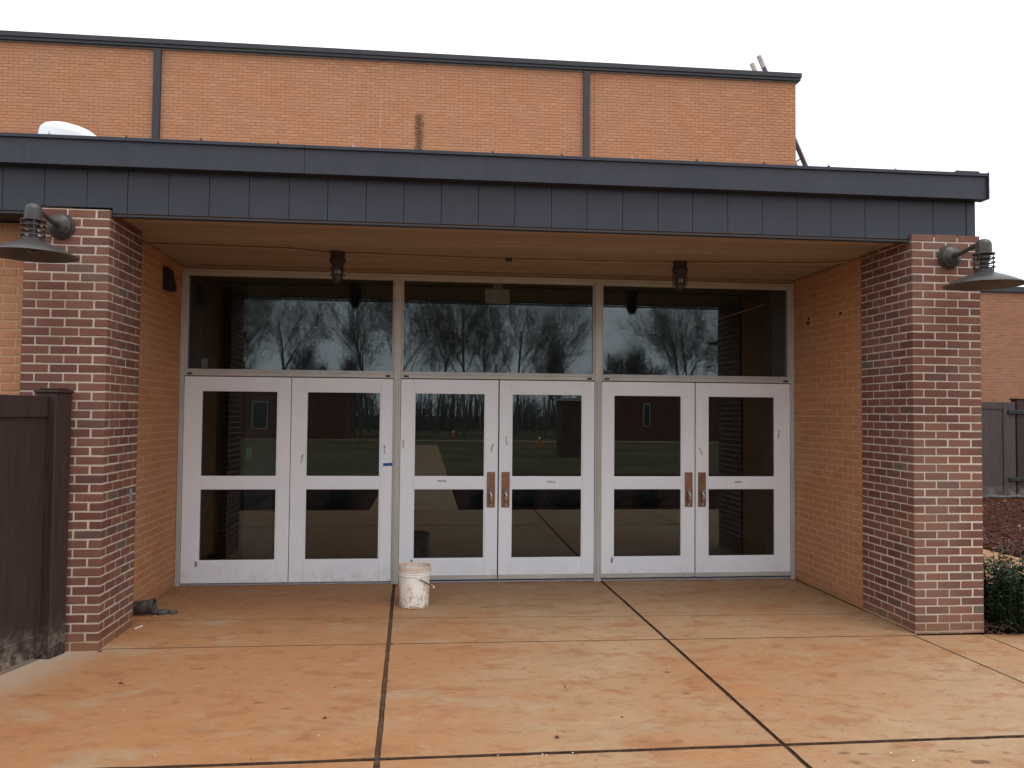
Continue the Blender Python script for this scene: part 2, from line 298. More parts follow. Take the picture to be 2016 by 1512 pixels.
# ------------------------------------------------------------------ mesh helpers
class MB:
    def __init__(s): s.v = []; s.f = []; s.tone = []; s.cur = 0.0
    def add(s, vs, fs):
        o = len(s.v); s.v += [tuple(v) for v in vs]; s.f += [tuple(o+i for i in f) for f in fs]; s.tone += [s.cur]*len(fs); return s
    def box(s, x0, x1, y0, y1, z0, z1, b=0.0, M=None):
        if b <= 0:
            vs = [(x, y, z) for z in (z0, z1) for y in (y0, y1) for x in (x0, x1)]
            fs = [(0, 2, 3, 1), (4, 5, 7, 6), (0, 1, 5, 4), (2, 6, 7, 3), (0, 4, 6, 2), (1, 3, 7, 5)]
        else:
            vs = []; fs = []; idx = {}
            lo = (x0, y0, z0); hi = (x1, y1, z1)
            for sx in (0, 1):
                for sy in (0, 1):
                    for sz in (0, 1):
                        sg = (sx, sy, sz)
                        for ax in range(3):
                            p = []
                            for k in range(3):
                                e = (lo[k], hi[k])[sg[k]]
                                if k != ax: e += b if sg[k] == 0 else -b
                                p.append(e)
                            idx[(sg, ax)] = len(vs); vs.append(p)
            for ax in range(3):
                a, c = [k for k in range(3) if k != ax]
                for sd_ in (0, 1):
                    q = []
                    for (u, w) in ((0, 0), (1, 0), (1, 1), (0, 1)):
                        sg = [0, 0, 0]; sg[ax] = sd_; sg[a] = u; sg[c] = w; q.append(idx[(tuple(sg), ax)])
                    flip = (sd_ == 0) ^ (ax == 1)
                    fs.append(tuple(q[::-1] if flip else q))
                # edges parallel to ax
                for u in (0, 1):
                    for w in (0, 1):
                        q = []
                        for t_, fa in ((0, a), (1, a), (1, c), (0, c)):
                            sg = [0, 0, 0]; sg[ax] = t_; sg[a] = u; sg[c] = w; q.append(idx[(tuple(sg), fa)])
                        fs.append(tuple(q))
            for sx in (0, 1):
                for sy in (0, 1):
                    for sz in (0, 1): fs.append(tuple(idx[((sx, sy, sz), k)] for k in range(3)))
        if M is not None: vs = [M @ Vector(v) for v in vs]
        return s.add(vs, fs)
    def tube(s, pts, r, n=8, cap=True):
        pts = [Vector(p) for p in pts]; rs = r if isinstance(r, (list, tuple)) else [r]*len(pts)
        vs = []; fs = []
        for i, p in enumerate(pts):
            d = (pts[min(i+1, len(pts)-1)] - pts[max(i-1, 0)])
            d = d.normalized() if d.length > 1e-9 else Vector((0, 0, 1))
            a = d.cross(Vector((0, 0, 1)) if abs(d.z) < 0.95 else Vector((1, 0, 0))).normalized(); b_ = d.cross(a)
            for k in range(n):
                t_ = 2*math.pi*k/n; vs.append(p + (a*math.cos(t_) + b_*math.sin(t_))*rs[i])
        for i in range(len(pts)-1):
            for k in range(n): fs.append((i*n+k, (i+1)*n+k, (i+1)*n+(k+1) % n, i*n+(k+1) % n))
        if cap: fs += [tuple(range(n)), tuple(range(len(pts)*n-1, (len(pts)-1)*n-1, -1))]
        return s.add(vs, fs)
    def lathe(s, prof, n=32, M=None, closed=False):
        vs = []; fs = []
        for r, z in prof:
            for k in range(n):
                t_ = 2*math.pi*k/n; v = Vector((r*math.cos(t_), r*math.sin(t_), z)); vs.append(M @ v if M is not None else v)
        P = len(prof)
        for i in range(P-1 + (1 if closed else 0)):
            for k in range(n):
                j = (i+1) % P; fs.append((i*n+k, i*n+(k+1) % n, j*n+(k+1) % n, j*n+k))
        return s.add(vs, fs)
    def prism(s, poly, z0, z1):
        n = len(poly); return s.add([(x, y, z0) for x, y in poly]+[(x, y, z1) for x, y in poly],
            [tuple(range(n))[::-1], tuple(range(n, 2*n))]+[(i, (i+1) % n, n+(i+1) % n, n+i) for i in range(n)])

def fix(me):
    b = bmesh.new(); b.from_mesh(me); bmesh.ops.recalc_face_normals(b, faces=b.faces); b.to_mesh(me); b.free()
LOC = {}
def wloc(o): return LOC.get(o.name, Vector((0, 0, 0)))
def link(o, parent=None, world=None):
    COL.objects.link(o); world = Vector(world)
    LOC[o.name] = world
    if parent: o.parent = parent; o.location = world - wloc(parent)
    else: o.location = world
    return o
def obj(name, mb, mat, parent=None, smooth=False, origin=None, normals=True, tone=False, **props):
    vs = [Vector(v) for v in mb.v]
    if origin is None:
        lo = Vector([min(v[k] for v in vs) for k in range(3)]); hi = Vector([max(v[k] for v in vs) for k in range(3)])
        origin = Vector(((lo.x+hi.x)/2, (lo.y+hi.y)/2, lo.z))
    origin = Vector(origin)
    me = bpy.data.meshes.new(name); me.from_pydata([v-origin for v in vs], [], mb.f)
    if normals: fix(me)
    if smooth:
        me.polygons.foreach_set('use_smooth', [True]*len(me.polygons)); me.set_sharp_from_angle(angle=R(40))
    if tone:
        a = me.attributes.new('tone', 'FLOAT', 'FACE'); a.data.foreach_set('value', mb.tone)
    me.materials.append(mat)
    o = link(bpy.data.objects.new(name, me), parent, origin)
    for k, v in props.items(): o[k] = v
    return o
def thing(name, loc, label, cat, group=None):
    o = link(bpy.data.objects.new(name, None), None, loc); o.empty_display_size = 0.1
    o['label'] = label; o['category'] = cat
    if group: o['group'] = group
    return o
def tag(o, label, cat, group=None):
    o['label'] = label; o['category'] = cat
    if group: o['group'] = group
    return o
def structure(o): o['kind'] = 'structure'; return o
def tree_copy(o, loc, label=None, rz=0, scale=None):
    c = o.copy(); COL.objects.link(c); c.location = loc; c.rotation_euler.z = rz
    if scale: c.scale = scale
    if label: c['label'] = label
    def rec(a, b):
        for ch in list(a.children):
            d = ch.copy(); COL.objects.link(d); d.parent = b; rec(ch, d)
    rec(o, c); return c

# ------------------------------------------------------------------ bricks
CP, BL, JT = 0.0677, 0.1920, 0.0110
BH = CP - JT
_bm = {}
def brick_mesh(l, d, h, mat, full):
    key = (round(l, 3), round(d, 3), round(h, 3), mat.name, random.randrange(5))
    if key in _bm: return _bm[key]
    mb = MB(); mb.box(-l/2, l/2, 0, d, 0, h, 0.0035)
    rg = random.Random(str(key))
    vs = [(x+rg.uniform(-1, 1)*0.0013, y+rg.uniform(-1, 1)*0.0011, z+rg.uniform(-1, 1)*0.0013) for x, y, z in mb.v]
    me = bpy.data.meshes.new('brick'); me.from_pydata(vs, [], mb.f); fix(me); me.materials.append(mat)
    _bm[key] = me; return me
def lay(parent, bricks, mat, matj, limit=300):
    """bricks: (x, y, z, l, d, h, angle, priority); the first 'limit' by priority become single objects, the rest one joined part"""
    bricks.sort(key=lambda b: -b[7])
    for (x, y, z, l, d, h, a, p) in bricks[:limit]:
        o = bpy.data.objects.new('brick', brick_mesh(l, d, h, mat, True)); link(o, parent, (x, y, z)); o.rotation_euler.z = a
    if len(bricks) > limit:
        mb = MB(); rg = random.Random(3)
        for (x, y, z, l, d, h, a, p) in bricks[limit:]:
            mb.cur = rg.random(); Mx = Matrix.Translation((x, y, z)) @ Matrix.Rotation(a, 4, 'Z')
            j = 0.002
            v = [(-l/2, d, 0), (l/2, d, 0), (l/2, d, h), (-l/2, d, h), (-l/2, 0.003, 0), (l/2, 0.003, 0), (l/2, 0.003, h), (-l/2, 0.003, h),
                 (-l/2+.004, 0, .004), (l/2-.004, 0, .004), (l/2-.004, 0, h-.004), (-l/2+.004, 0, h-.004)]
            v = [Mx @ Vector((p_[0], p_[1]+0.0, p_[2])) for p_ in v]
            f = [(0, 1, 5, 4), (1, 2, 6, 5), (2, 3, 7, 6), (3, 0, 4, 7), (4, 5, 9, 8), (5, 6, 10, 9), (6, 7, 11, 10), (7, 4, 8, 11), (8, 9, 10, 11)]
            mb.add(v, f)
        o = obj('brick_field', mb, matj, parent, normals=False, tone=True); o['kind'] = 'stuff'
def wall_bricks(p0, p1, z0, z1, prio, depth=0.03, proud=0.0, jit=0.0012, zoff=0.0):
    """running bond face from p0 to p1 (the face is on the left-hand... outside side given by the order): list of bricks"""
    p0 = Vector(p0); p1 = Vector(p1); d = (p1-p0); Lw = d.length; d.normalize(); ang = math.atan2(d.y, d.x)
    out = []; nrow = int(round((z1-z0)/CP+0.49))
    for k in range(nrow):
        z = z0 + k*CP; h = min(BH, z1 - z - 0.002)
        if h < 0.012: continue
        s = -(BL+JT)/2 if k % 2 else 0.0
        while s < Lw-0.02:
            a = max(s, 0.0); b = min(s+BL, Lw)
            if b-a > 0.03:
                c = p0 + d*((a+b)/2); e = random.uniform(-jit, jit); nrm = Vector((d.y, -d.x))
                q = c + nrm*e
                out.append((q.x, q.y, z, b-a, depth, h, ang, prio(c.x, c.y, z+h/2)))
            s += BL+JT
    return out

# ------------------------------------------------------------------ ground
D = 2.235
g = MB(); g.add([(-400, -400, -0.06), (400, -400, -0.06), (400, 400, -0.06), (-400, 400, -0.06)], [(0, 1, 2, 3)])
structure(obj('ground', g, m_lawn, normals=False))

bed = MB().prism([(-6, -4.12), (12, -4.12), (12, 2.30), (-6, 2.30)], -0.055, -0.014)
slab = structure(obj('concrete_slab', bed, m_joint))
def J1(y): return 2.05 + (2.26-y)*(0.087/4.35)
def J2(y): return 4.212 + (2.33-y)*(0.077/4.53)
def J3(y): return 6.282 + (-0.07-y)*0.042 if y < -0.03 else 6.327
def J4(y): return 6.863
def JL(y): return -2.4
def JR(y): return 9.0
YB = [lambda x: 2.27, lambda x: 0.775-0.031*(x-3.08), lambda x: 0.012-0.013*(x-3.0)+(-0.03 if x < 1 else 0), lambda x: -2.065+0.004*x, lambda x: -4.1]
def panel(xa, xb, ya, yb, gl, gr, gt, gb):
    """one cast slab: xa, xb its side lines, ya, yb the far and near line, g* half the joint width on each side"""
    rg = random.Random(int((xa(0)+ya(0)*7)*1000)); mb = MB()
    def cor(fx, ox, fy, oy):
        y = fy(0)+oy; x = fx(y)+ox
        for _ in range(4): y = fy(x)+oy; x = fx(y)+ox
        return Vector((x, y))
    A, B, C_, D_ = cor(xa, gl, yb, gb), cor(xb, -gr, yb, gb), cor(xb, -gr, ya, -gt), cor(xa, gl, ya, -gt)
    ring = []; inn = []
    e = 0.0022
    for P, Q, gp, nrm in ((A, B, gb, (0, 1)), (B, C_, gr, (-1, 0)), (C_, D_, gt, (0, -1)), (D_, A, gl, (1, 0))):
        k = max(2, int((Q-P).length/0.09))
        for i in range(k):
            p = P.lerp(Q, i/k); w = gp*rg.uniform(-0.16, 0.16) if i else 0.0
            x_, y_ = p.x+nrm[0]*w, p.y+nrm[1]*w; ring.append((x_, y_))
            if i: inn.append((x_+nrm[0]*e, y_+nrm[1]*e))
            else:
                pn = {0: (1, 1), 1: (-1, 1), 2: (-1, -1), 3: (1, -1)}[[A, B, C_, D_].index(P)]; inn.append((x_+pn[0]*e, y_+pn[1]*e))
    n_ = len(ring)
    vs = [(x, y, -0.013) for x, y in ring]+[(x, y, -0.0015) for x, y in ring]+[(x, y, 0.0) for x, y in inn]
    fs = [(i, (i+1) % n_, n_+(i+1) % n_, n_+i) for i in range(n_)]+[(n_+i, n_+(i+1) % n_, 2*n_+(i+1) % n_, 2*n_+i) for i in range(n_)]
    fs.append(tuple(range(2*n_, 3*n_)))
    mb.add(vs, fs); o = obj('concrete_panel', mb, m_conc, slab); o.data.materials.append(m_joint)
    for i, p in enumerate(o.data.polygons): p.material_index = 1 if i < 2*n_ else 0
    return o
XB = [(JL, 0.006), (J1, 0.014), (J2, 0.013), (J3, 0.006), (J4, 0.005), (JR, 0.005)]
GY = [0.003, 0.0025, 0.006, 0.016, 0.005]
for j in range(4):
    for i in range(5):
        if j < 2 and i >= 3: continue
        panel(XB[i][0], XB[i+1][0], YB[j], YB[j+1], XB[i][1], XB[i+1][1], GY[j], GY[j+1])
walk = structure(obj('sidewalk', MB().prism([(7.75, -0.35), (9.82, -0.35), (9.78, 14), (7.75, 14)], -0.05, -0.004), m_walk))
structure(obj('walkway', MB().prism([(1.35, -34), (2.95, -34), (2.95, -4.12), (1.35, -4.12)], -0.05, -0.006), m_walk))
structure(obj('mulch_bed', MB().prism([(9.83, -3.8), (24, -3.8), (24, 13), (9.79, 13)], -0.05, 0.02), m_mulch))
structure(obj('shrub_bed', MB().prism([(6.88, -0.08), (7.73, -0.34), (7.73, 9), (6.88, 9)], -0.05, -0.012), m_mulch))
structure(obj('front_bed', MB().prism([(2.97, -13), (14, -13), (14, -4.14), (2.97, -4.14)], -0.05, -0.01), m_mulch))
structure(obj('side_bed', MB().prism([(-12, -9), (1.33, -9), (1.33, -4.14), (-12, -4.14)], -0.05, -0.01), m_mulch))
structure(obj('far_path', MB().prism([(-40, -46), (40, -40), (40, -38.4), (-40, -44)], -0.055, -0.03), m_walk))

# ------------------------------------------------------------------ columns
WI = 6.316
def column(xin, sgn, z0, ztop, depth, label):
    """xin: inner face x; sgn -1: column lies to the left of it, +1: to the right"""
    t_ = thing('brick_column', (xin+sgn*0.3, depth/2, 0), label, 'column', 'red brick columns of the entrance porch')
    xa, xb = (xin-0.6, xin) if sgn < 0 else (xin, xin+0.6)
    e = 0.0035
    obj('mortar_core', MB().box(xa+e, xb-e, e, depth-0.002, 0.0, ztop-0.018), m_mort, t_)
    st = BL+JT; hd = (BL-JT)/2; out = []
    k = 0
    while True:
        za = z0 + k*CP
        z = max(za, 0.0005); h = min(za+BH, ztop)-z
        if za > ztop-0.015: break
        if h > 0.01:
            def pr(b): return b
            wob = lambda: random.uniform(-0.0016, 0.0016)
            jz = lambda: random.uniform(-0.0008, 0.0008)
            if k % 2 == 0:
                for i in range(3):
                    out.append((xa+i*st+BL/2, wob(), z+jz(), BL, hd, h, 0, 10-i*0.01))
                s = hd+JT
            else:
                out.append((xa+hd/2, wob(), z+jz(), hd, BL, h, 0, 9)); out.append((xb-hd/2, wob(), z+jz(), hd, BL, h, 0, 9))
                for i in range(2): out.append((xa+hd+JT+i*st+BL/2, wob(), z+jz(), BL, hd, h, 0, 10))
                s = BL+JT
            while s < depth-0.03:
                b = min(s+BL, depth-0.001); l = b-s
                # inner side face (towards the doors) and outer one
                if sgn < 0:
                    out.append((xb+wob(), (s+b)/2, z+jz(), l, hd, h, R(90), 5-s)); out.append((xa+wob(), (s+b)/2, z, l, hd, h, R(-90), -5))
                else:
                    out.append((xa+wob(), (s+b)/2, z+jz(), l, hd, h, R(-90), 5-s)); out.append((xb+wob(), (s+b)/2, z, l, hd, h, R(90), -5))
                s += st
        k += 1
    lay(t_, out, m_red, m_redj); return t_
HT = 3.262
column(0.0, -1, 0.0, HT, 0.70, 'red brick column left of the doors, brown fence post against its foot')
column(WI, 1, -0.041, HT, 0.80, 'red brick column right of the doors, dark green shrub beside its foot')

# ------------------------------------------------------------------ tan walls of the recess
XL, XR, SZ = -0.12, 6.335, 3.232
def tan_wall(p0, p1, label, prio, core, z1=SZ, mat=m_tan, matj=m_tanj, mort=m_tmort, name='brick_wall', cat='wall'):
    x0, x1, y0, y1 = core
    t_ = thing(name, ((x0+x1)/2, (y0+y1)/2, 0), label, cat)
    obj('mortar_core', MB().box(x0, x1, y0, y1, 0, z1-0.001), mort, t_)
    lay(t_, wall_bricks(p0, p1, 0.001, z1, prio), mat, matj); return t_
tan_wall((XL, 0.705), (XL, 2.30), 'tan brick side wall between the left column and the doors', lambda x, y, z: -y, (-0.62, XL-0.0035, 0.705, 2.30))
tan_wall((XR, 2.30), (XR, 0.805), 'tan brick side wall between the doors and the right column', lambda x, y, z: -y, (XR+0.0035, 6.80, 0.805, 2.30))
tan_wall((-2.3, 0.30), (-0.625, 0.30), 'strip of tan brick wall at the left edge, behind the left lamp', lambda x, y, z: x, (-2.3, -0.625, 0.3035, 0.60), z1=3.19, mat=m_up, matj=m_upj)

# ------------------------------------------------------------------ canopy
can = thing('entrance_canopy', (3.1, 0.0, 3.2), 'charcoal metal canopy with boarded underside over the entrance', 'canopy')
FY = 0.030
edges = [-2.534]+[-2.534+0.2931*i for i in range(1, 6)]
edges = [-2.25, -1.955, -1.66, -1.365, -1.07, -0.775, -0.482, -0.18, 0.111, 0.408, 0.704, 0.998, 1.295, 1.585, 1.877, 2.165, 2.455, 2.744, 3.031, 3.321, 3.607, 3.896, 4.184, 4.469, 4.762,
         5.051, 5.347, 5.635, 5.928, 6.224, 6.522, 6.814]
for a, b in zip(edges, edges[1:]):
    e = random.uniform(-0.001, 0.001)
    z0 = 3.212
    mb = MB()
    # panels are notched over the columns
    for xa, xb in ((-0.61, 0.008), (WI-0.008, WI+0.61)):
        pass
    cuts = sorted([a+0.0022, b-0.0022]+[q for q in (-0.608, 0.006, WI-0.006, WI+0.61) if a+0.01 < q < b-0.01])
    for p, q in zip(cuts, cuts[1:]):
        mid = (p+q)/2; on = (-0.608 < mid < 0.006) or (WI-0.006 < mid < WI+0.61)
        mb.box(p, q, FY+e, FY+0.02+e, HT+0.006 if on else z0+0.014, 3.60)
    obj('fascia_panel', mb, m_fascia, can)
obj('corner_trim', MB().box(6.818, 6.895, FY-0.004, FY+0.03, HT+0.006, 3.60, 0.002), m_fascia, can)
obj('fascia_backing', MB().box(-2.3, 6.88, FY+0.024, FY+0.04, HT+0.02, 3.75), m_gap, can)
obj('bottom_trim', MB().box(0.008, WI-0.008, FY-0.008, FY+0.05, 3.20, 3.2145, 0.002), m_coping, can)
obj('bottom_trim', MB().box(-2.3, -0.612, FY-0.008, FY+0.05, 3.20, 3.2145, 0.002), m_coping, can)
obj('side_fascia', MB().box(6.872, 6.893, FY+0.045, 11.2, HT+0.008, 3.60), m_fascia, can)
# box gutter in three lengths, with a rolled lip
GF = -0.065
def gutter(x0, x1):
    prof = [(FY-0.001, 3.556), (GF, 3.556), (GF, 3.742), (GF-0.018, 3.744), (GF-0.018, 3.768), (GF+0.06, 3.772), (FY-0.001, 3.772)]
    mb = MB(); n = len(prof)
    mb.add([(x0, y, z) for y, z in prof]+[(x1, y, z) for y, z in prof],
           [(i, (i+1) % n, n+(i+1) % n, n+i) for i in range(n)]+[tuple(range(n))[::-1], tuple(range(n, 2*n))])
    return obj('gutter_section', mb, m_fascia, can)
gutter(-2.3, 1.418); gutter(1.4205, 6.935)
obj('gutter_end_cap', MB().box(6.9352, 6.944, GF-0.02, FY, 3.554, 3.775), m_fascia, can)
obj('gutter_end_lip', MB().box(6.70, 6.90, GF+0.04, 0.05, 3.7735, 3.80), m_fascia, can)
for i in range(15):
    x = -0.42+i*0.545+random.uniform(-0.02, 0.02)
    if -2 < x < 6.9:
        z = 3.772; h = 0.010
        obj('gutter_clip', MB().prism([(x, GF), (x+0.016, GF), (x+0.016, GF+0.02), (x, GF+0.02)], z, z+h).box(x+0.002, x+0.007, GF+0.004, GF+0.010, z+h, z+h+0.014), m_pale if i % 4 == 0 else m_coping, can)
for x in (0.6, 1.40, 2.5, 2.95, 3.9, 5.1): pass
obj('roof_deck', MB().box(-2.3, 6.87, FY+0.042, 11.5, 3.60, 3.70), m_roof, can)
y = FY+0.052; zb = 3.236
while y < 2.31:
    b = min(y+0.138, 2.312)
    obj('soffit_board', MB().box(XL-0.01 if y > 0.7 else -0.02, XR+0.01 if y > 0.8 else WI+0.02, y+0.0035, b-0.0035, zb+random.uniform(-0.001, 0.001), zb+0.02, 0.003), m_soffit, can)
    y += 0.138
obj('soffit_backing', MB().box(-0.3, 6.5, 0.07, 2.32, zb+0.024, zb+0.04), m_gap, can)
obj('left_soffit', MB().box(-2.3, -0.612, 0.075, 0.62, 3.198, 3.21), m_coping, can)

# ------------------------------------------------------------------ glazed entrance
ent = thing('glazed_entrance', (3.1, D, 0), 'row of white glazed double doors under three dark transom windows', 'entrance')
FR0, FR1 = 2.205, 2.315
def bar(name, x0, x1, z0, z1, y0=FR0, y1=FR1, b=0.002, mat=m_alu): return obj(name, MB().box(x0, x1, y0, y1, z0, z1, b), mat, ent)
bar('jamb', -0.1185, -0.076, 0.0, 3.20); bar('jamb', 6.290, 6.3325, 0.0, 3.20)
for a, b in ((2.018, 2.090), (4.132, 4.202)):
    mb = MB().box(a, b, FR0+0.004, FR1, 0.0, 3.15, 0.002).box(a+0.022, b-0.022, FR0-0.012, FR0+0.01, 0.0, 2.10, 0.003)
    obj('mullion', mb, m_alu, ent)
bar('head_frame', -0.0755, 6.2895, 3.15, 3.196, FR0+0.002)
bar('head_board', -0.118, 6.332, 3.2005, 3.2345, FR0+0.012, mat=m_soffit)
for a, b in ((-0.0755, 2.0175), (2.0905, 4.1315), (4.2025, 6.2895)):
    mb = MB().box(a, b, FR0+0.003, FR1-0.002, 2.112, 2.150, 0.002).box(a, b, FR0+0.012, FR1-0.002, 2.1505, 2.172, 0.002)
    tb = obj('transom_bar', mb, m_alu, ent)
    for q in (a+0.03, b-0.085): obj('end_clip', MB().box(q, q+0.05, FR0-0.002, FR0+0.004, 2.122, 2.14), m_gasket, tb)
    w = obj('transom_window', MB().box(a, a+0.02, FR0+0.03, FR1-0.01, 2.1725, 3.1495).box(b-0.02, b, FR0+0.03, FR1-0.01, 2.1725, 3.1495)
            .box(a+0.02, b-0.02, FR0+0.03, FR1-0.01, 3.132, 3.1495).box(a+0.02, b-0.02, FR0+0.03, FR1-0.01, 2.1725, 2.182), m_alu, ent)
    obj('pane', MB().box(a+0.0205, b-0.0205, 2.262, 2.270, 2.1825, 3.1315), m_glass, w)
obj('threshold', MB().box(-0.075, 6.289, 2.228, 2.33, 0.0, 0.018, 0.003), m_tag, ent)
DF = 2.224
doors = [(-0.072, 0.980, 0.091, 0.854, -1), (0.987, 2.016, 1.134, 1.891, -1), (2.093, 3.106, 2.231, 2.972, 1), (3.119, 4.130, 3.245, 4.004, 0), (4.205, 5.222, 4.333, 5.084, 1), (5.235, 6.287, 5.366, 6.124, 0)]
stick = {0: [], 1: [(1.100, 1.277, 'v', 0.1), (1.933, 1.374, 'v', -0.05)], 2: [(2.124, 1.432, 'v', -0.05), (3.044, 1.394, 'v', 0.25), (2.526, 1.051, 'h', 0)], 3: [(3.193, 1.469, 'v', -0.05), (3.668, 1.041, 'h', 0.1)],
         4: [], 5: [(5.288, 1.372, 'v', -0.5), (5.71, 1.041, 'h', 0), (6.161, 1.557, 'v', 0.1)]}
for i, (x0, x1, ga, gb, hs) in enumerate(doors):
    zb_ = 0.026 if i < 2 else 0.033
    zt = 2.103
    mb = MB(); y0, y1 = DF, DF+0.044
    mb.box(x0, ga-0.0008, y0, y1, zb_, zt, 0.0025); mb.box(gb+0.0008, x1, y0, y1, zb_, zt, 0.0025)
    for za, zz_ in ((zb_, 0.243), (0.976, 1.088), (1.968, zt)): mb.box(ga, gb, y0+0.0012, y1, za, zz_, 0.002)
    # glazing beads
    for za, zz_ in ((0.243, 0.976), (1.088, 1.968)):
        mb.box(ga, ga+0.012, y0+0.006, y1-0.004, za, zz_); mb.box(gb-0.012, gb, y0+0.006, y1-0.004, za, zz_)
        mb.box(ga+0.012, gb-0.012, y0+0.006, y1-0.004, za, za+0.012); mb.box(ga+0.012, gb-0.012, y0+0.006, y1-0.004, zz_-0.012, zz_)
    dr = obj('door', mb, m_door, ent)
    for za, zz_ in ((0.255, 0.964), (1.100, 1.956)):
        obj('pane', MB().box(ga+0.0125, gb-0.0125, 2.242, 2.248, za+0.0005, zz_-0.0005), m_glass, dr)
    if i >= 2: 
        mb = MB().box(x0+0.004, x1-0.004, y0-0.006, y0-0.0005, 0.040, 0.080, 0.001)
        for k in range(6): 
            q = x0+0.1+k*0.16; mb.box(q, q+0.012, y0-0.008, y0-0.006, 0.055, 0.067)
        obj('door_sweep', mb, m_alu, dr)
    if hs >= 0:
        px = (2.9925, 3.1455, 5.1115, 5.2585)[i-2]; w_ = 0.0855
        pl = obj('handle_plate', MB().box(px, px+w_, y0-0.008, y0-0.0005, 0.776, 1.144, 0.003).lathe([(0.007, 0), (0.007, 0.003), (0.0, 0.004)], 10,
                 Matrix.Translation((px+w_/2, y0-0.008, 1.127)) @ Matrix.Rotation(R(90), 4, 'X')), m_bronze, dr)
        cx = px+w_*(0.5 if hs else 0.56)
        hb = MB(); pts = [(cx, y0-0.006, 0.952), (cx, y0-0.030, 0.950), (cx, y0-0.046, 0.932), (cx, y0-0.050, 0.900), (cx, y0-0.048, 0.86), (cx, y0-0.036, 0.825), (cx, y0-0.012, 0.800), (cx, y0-0.006, 0.797)]
        hb.tube(pts, [0.013, 0.014, 0.015, 0.015, 0.014, 0.013, 0.012, 0.012], 10)
        obj('door_pull', hb, m_steel, dr, smooth=True)
        obj('thumb_latch', MB().box(cx-0.015, cx+0.015, y0-0.034, y0-0.008, 0.957, 0.966, 0.002), m_steel, dr)
    for (sx, sz_, o_, tl) in stick[i]:
        w_, h_ = (0.0185, 0.088) if o_ == 'v' else (0.092, 0.0185)
        Mx = Matrix.Translation((sx, y0-0.0008, sz_)) @ Matrix.Rotation(tl, 4, 'Y')
        obj('sticker', MB().box(-w_/2, w_/2, 0, 0.0006, -h_/2, h_/2, 0, Mx), m_stick, dr)
    if i in (0, 2, 4): obj('door_tag', MB().box((0.066, 2.212, 4.312)[i//2], (0.066, 2.212, 4.312)[i//2]+0.022, y0-0.001, y0-0.0004, 0.19, 0.245), m_tag, dr)
obj('astragal', MB().box(3.106, 3.1187, 2.245, 2.262, 0.05, 2.10), m_gasket, ent)
tp = MB()
tp.add([(1.917, DF-0.0012, 1.232), (1.923, DF-0.0012, 1.219), (1.912, DF-0.0012, 1.203), (2.0135, DF-0.0012, 1.206), (2.0135, DF-0.0012, 1.238),
        (1.917, DF-0.0004, 1.232), (1.923, DF-0.0004, 1.219), (1.912, DF-0.0004, 1.203), (2.0135, DF-0.0004, 1.206), (2.0135, DF-0.0004, 1.238)],
       [(0, 1, 2, 3, 4), (9, 8, 7, 6, 5)]+[(i, 5+i, 5+(i+1) % 5, (i+1) % 5) for i in range(5)])
tag(obj('tape_strip', tp, m_blue), 'torn strip of blue painters tape stuck on a white door edge', 'tape')

# ------------------------------------------------------------------ lobby behind the glass
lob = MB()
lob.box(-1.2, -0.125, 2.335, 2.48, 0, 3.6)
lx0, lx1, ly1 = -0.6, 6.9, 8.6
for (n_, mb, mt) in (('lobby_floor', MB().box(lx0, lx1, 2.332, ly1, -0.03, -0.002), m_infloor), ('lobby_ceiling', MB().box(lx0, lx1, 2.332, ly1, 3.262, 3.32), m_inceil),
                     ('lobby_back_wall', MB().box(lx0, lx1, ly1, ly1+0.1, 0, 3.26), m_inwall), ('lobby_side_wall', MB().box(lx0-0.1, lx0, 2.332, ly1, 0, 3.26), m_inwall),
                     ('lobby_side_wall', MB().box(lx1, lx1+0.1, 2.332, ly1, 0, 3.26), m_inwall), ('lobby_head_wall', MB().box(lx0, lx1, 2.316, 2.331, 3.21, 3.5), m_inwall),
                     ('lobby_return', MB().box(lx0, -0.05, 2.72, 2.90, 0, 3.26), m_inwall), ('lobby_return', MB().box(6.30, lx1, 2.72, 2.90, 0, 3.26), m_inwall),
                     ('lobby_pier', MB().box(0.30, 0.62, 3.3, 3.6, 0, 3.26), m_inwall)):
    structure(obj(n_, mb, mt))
tag(obj('exit_box', MB().box(2.975, 3.25, 2.54, 2.58, 2.955, 3.118, 0.012).box(3.06, 3.165, 2.55, 2.57, 3.118, 3.262), m_cream), 'cream box hanging inside behind the middle transom window', 'exit sign')
tag(obj('wall_sensor', MB().box(-0.045, 0.025, 2.70, 2.72, 2.215, 2.315, 0.008), m_paper), 'small white box inside the left transom window, low corner', 'sensor')
tag(obj('green_notice', MB().box(-0.205, -0.142, 2.715, 2.7195, 1.212, 1.335) if False else MB().box(0.315, 0.38, 3.292, 3.2985, 1.21, 1.34), m_green), 'pale green paper inside the leftmost door', 'notice')
tag(obj('red_notice', MB().box(0.385, 0.44, 3.293, 3.2985, 1.22, 1.36), m_redp), 'dull red paper beside the green one inside the leftmost door', 'notice')

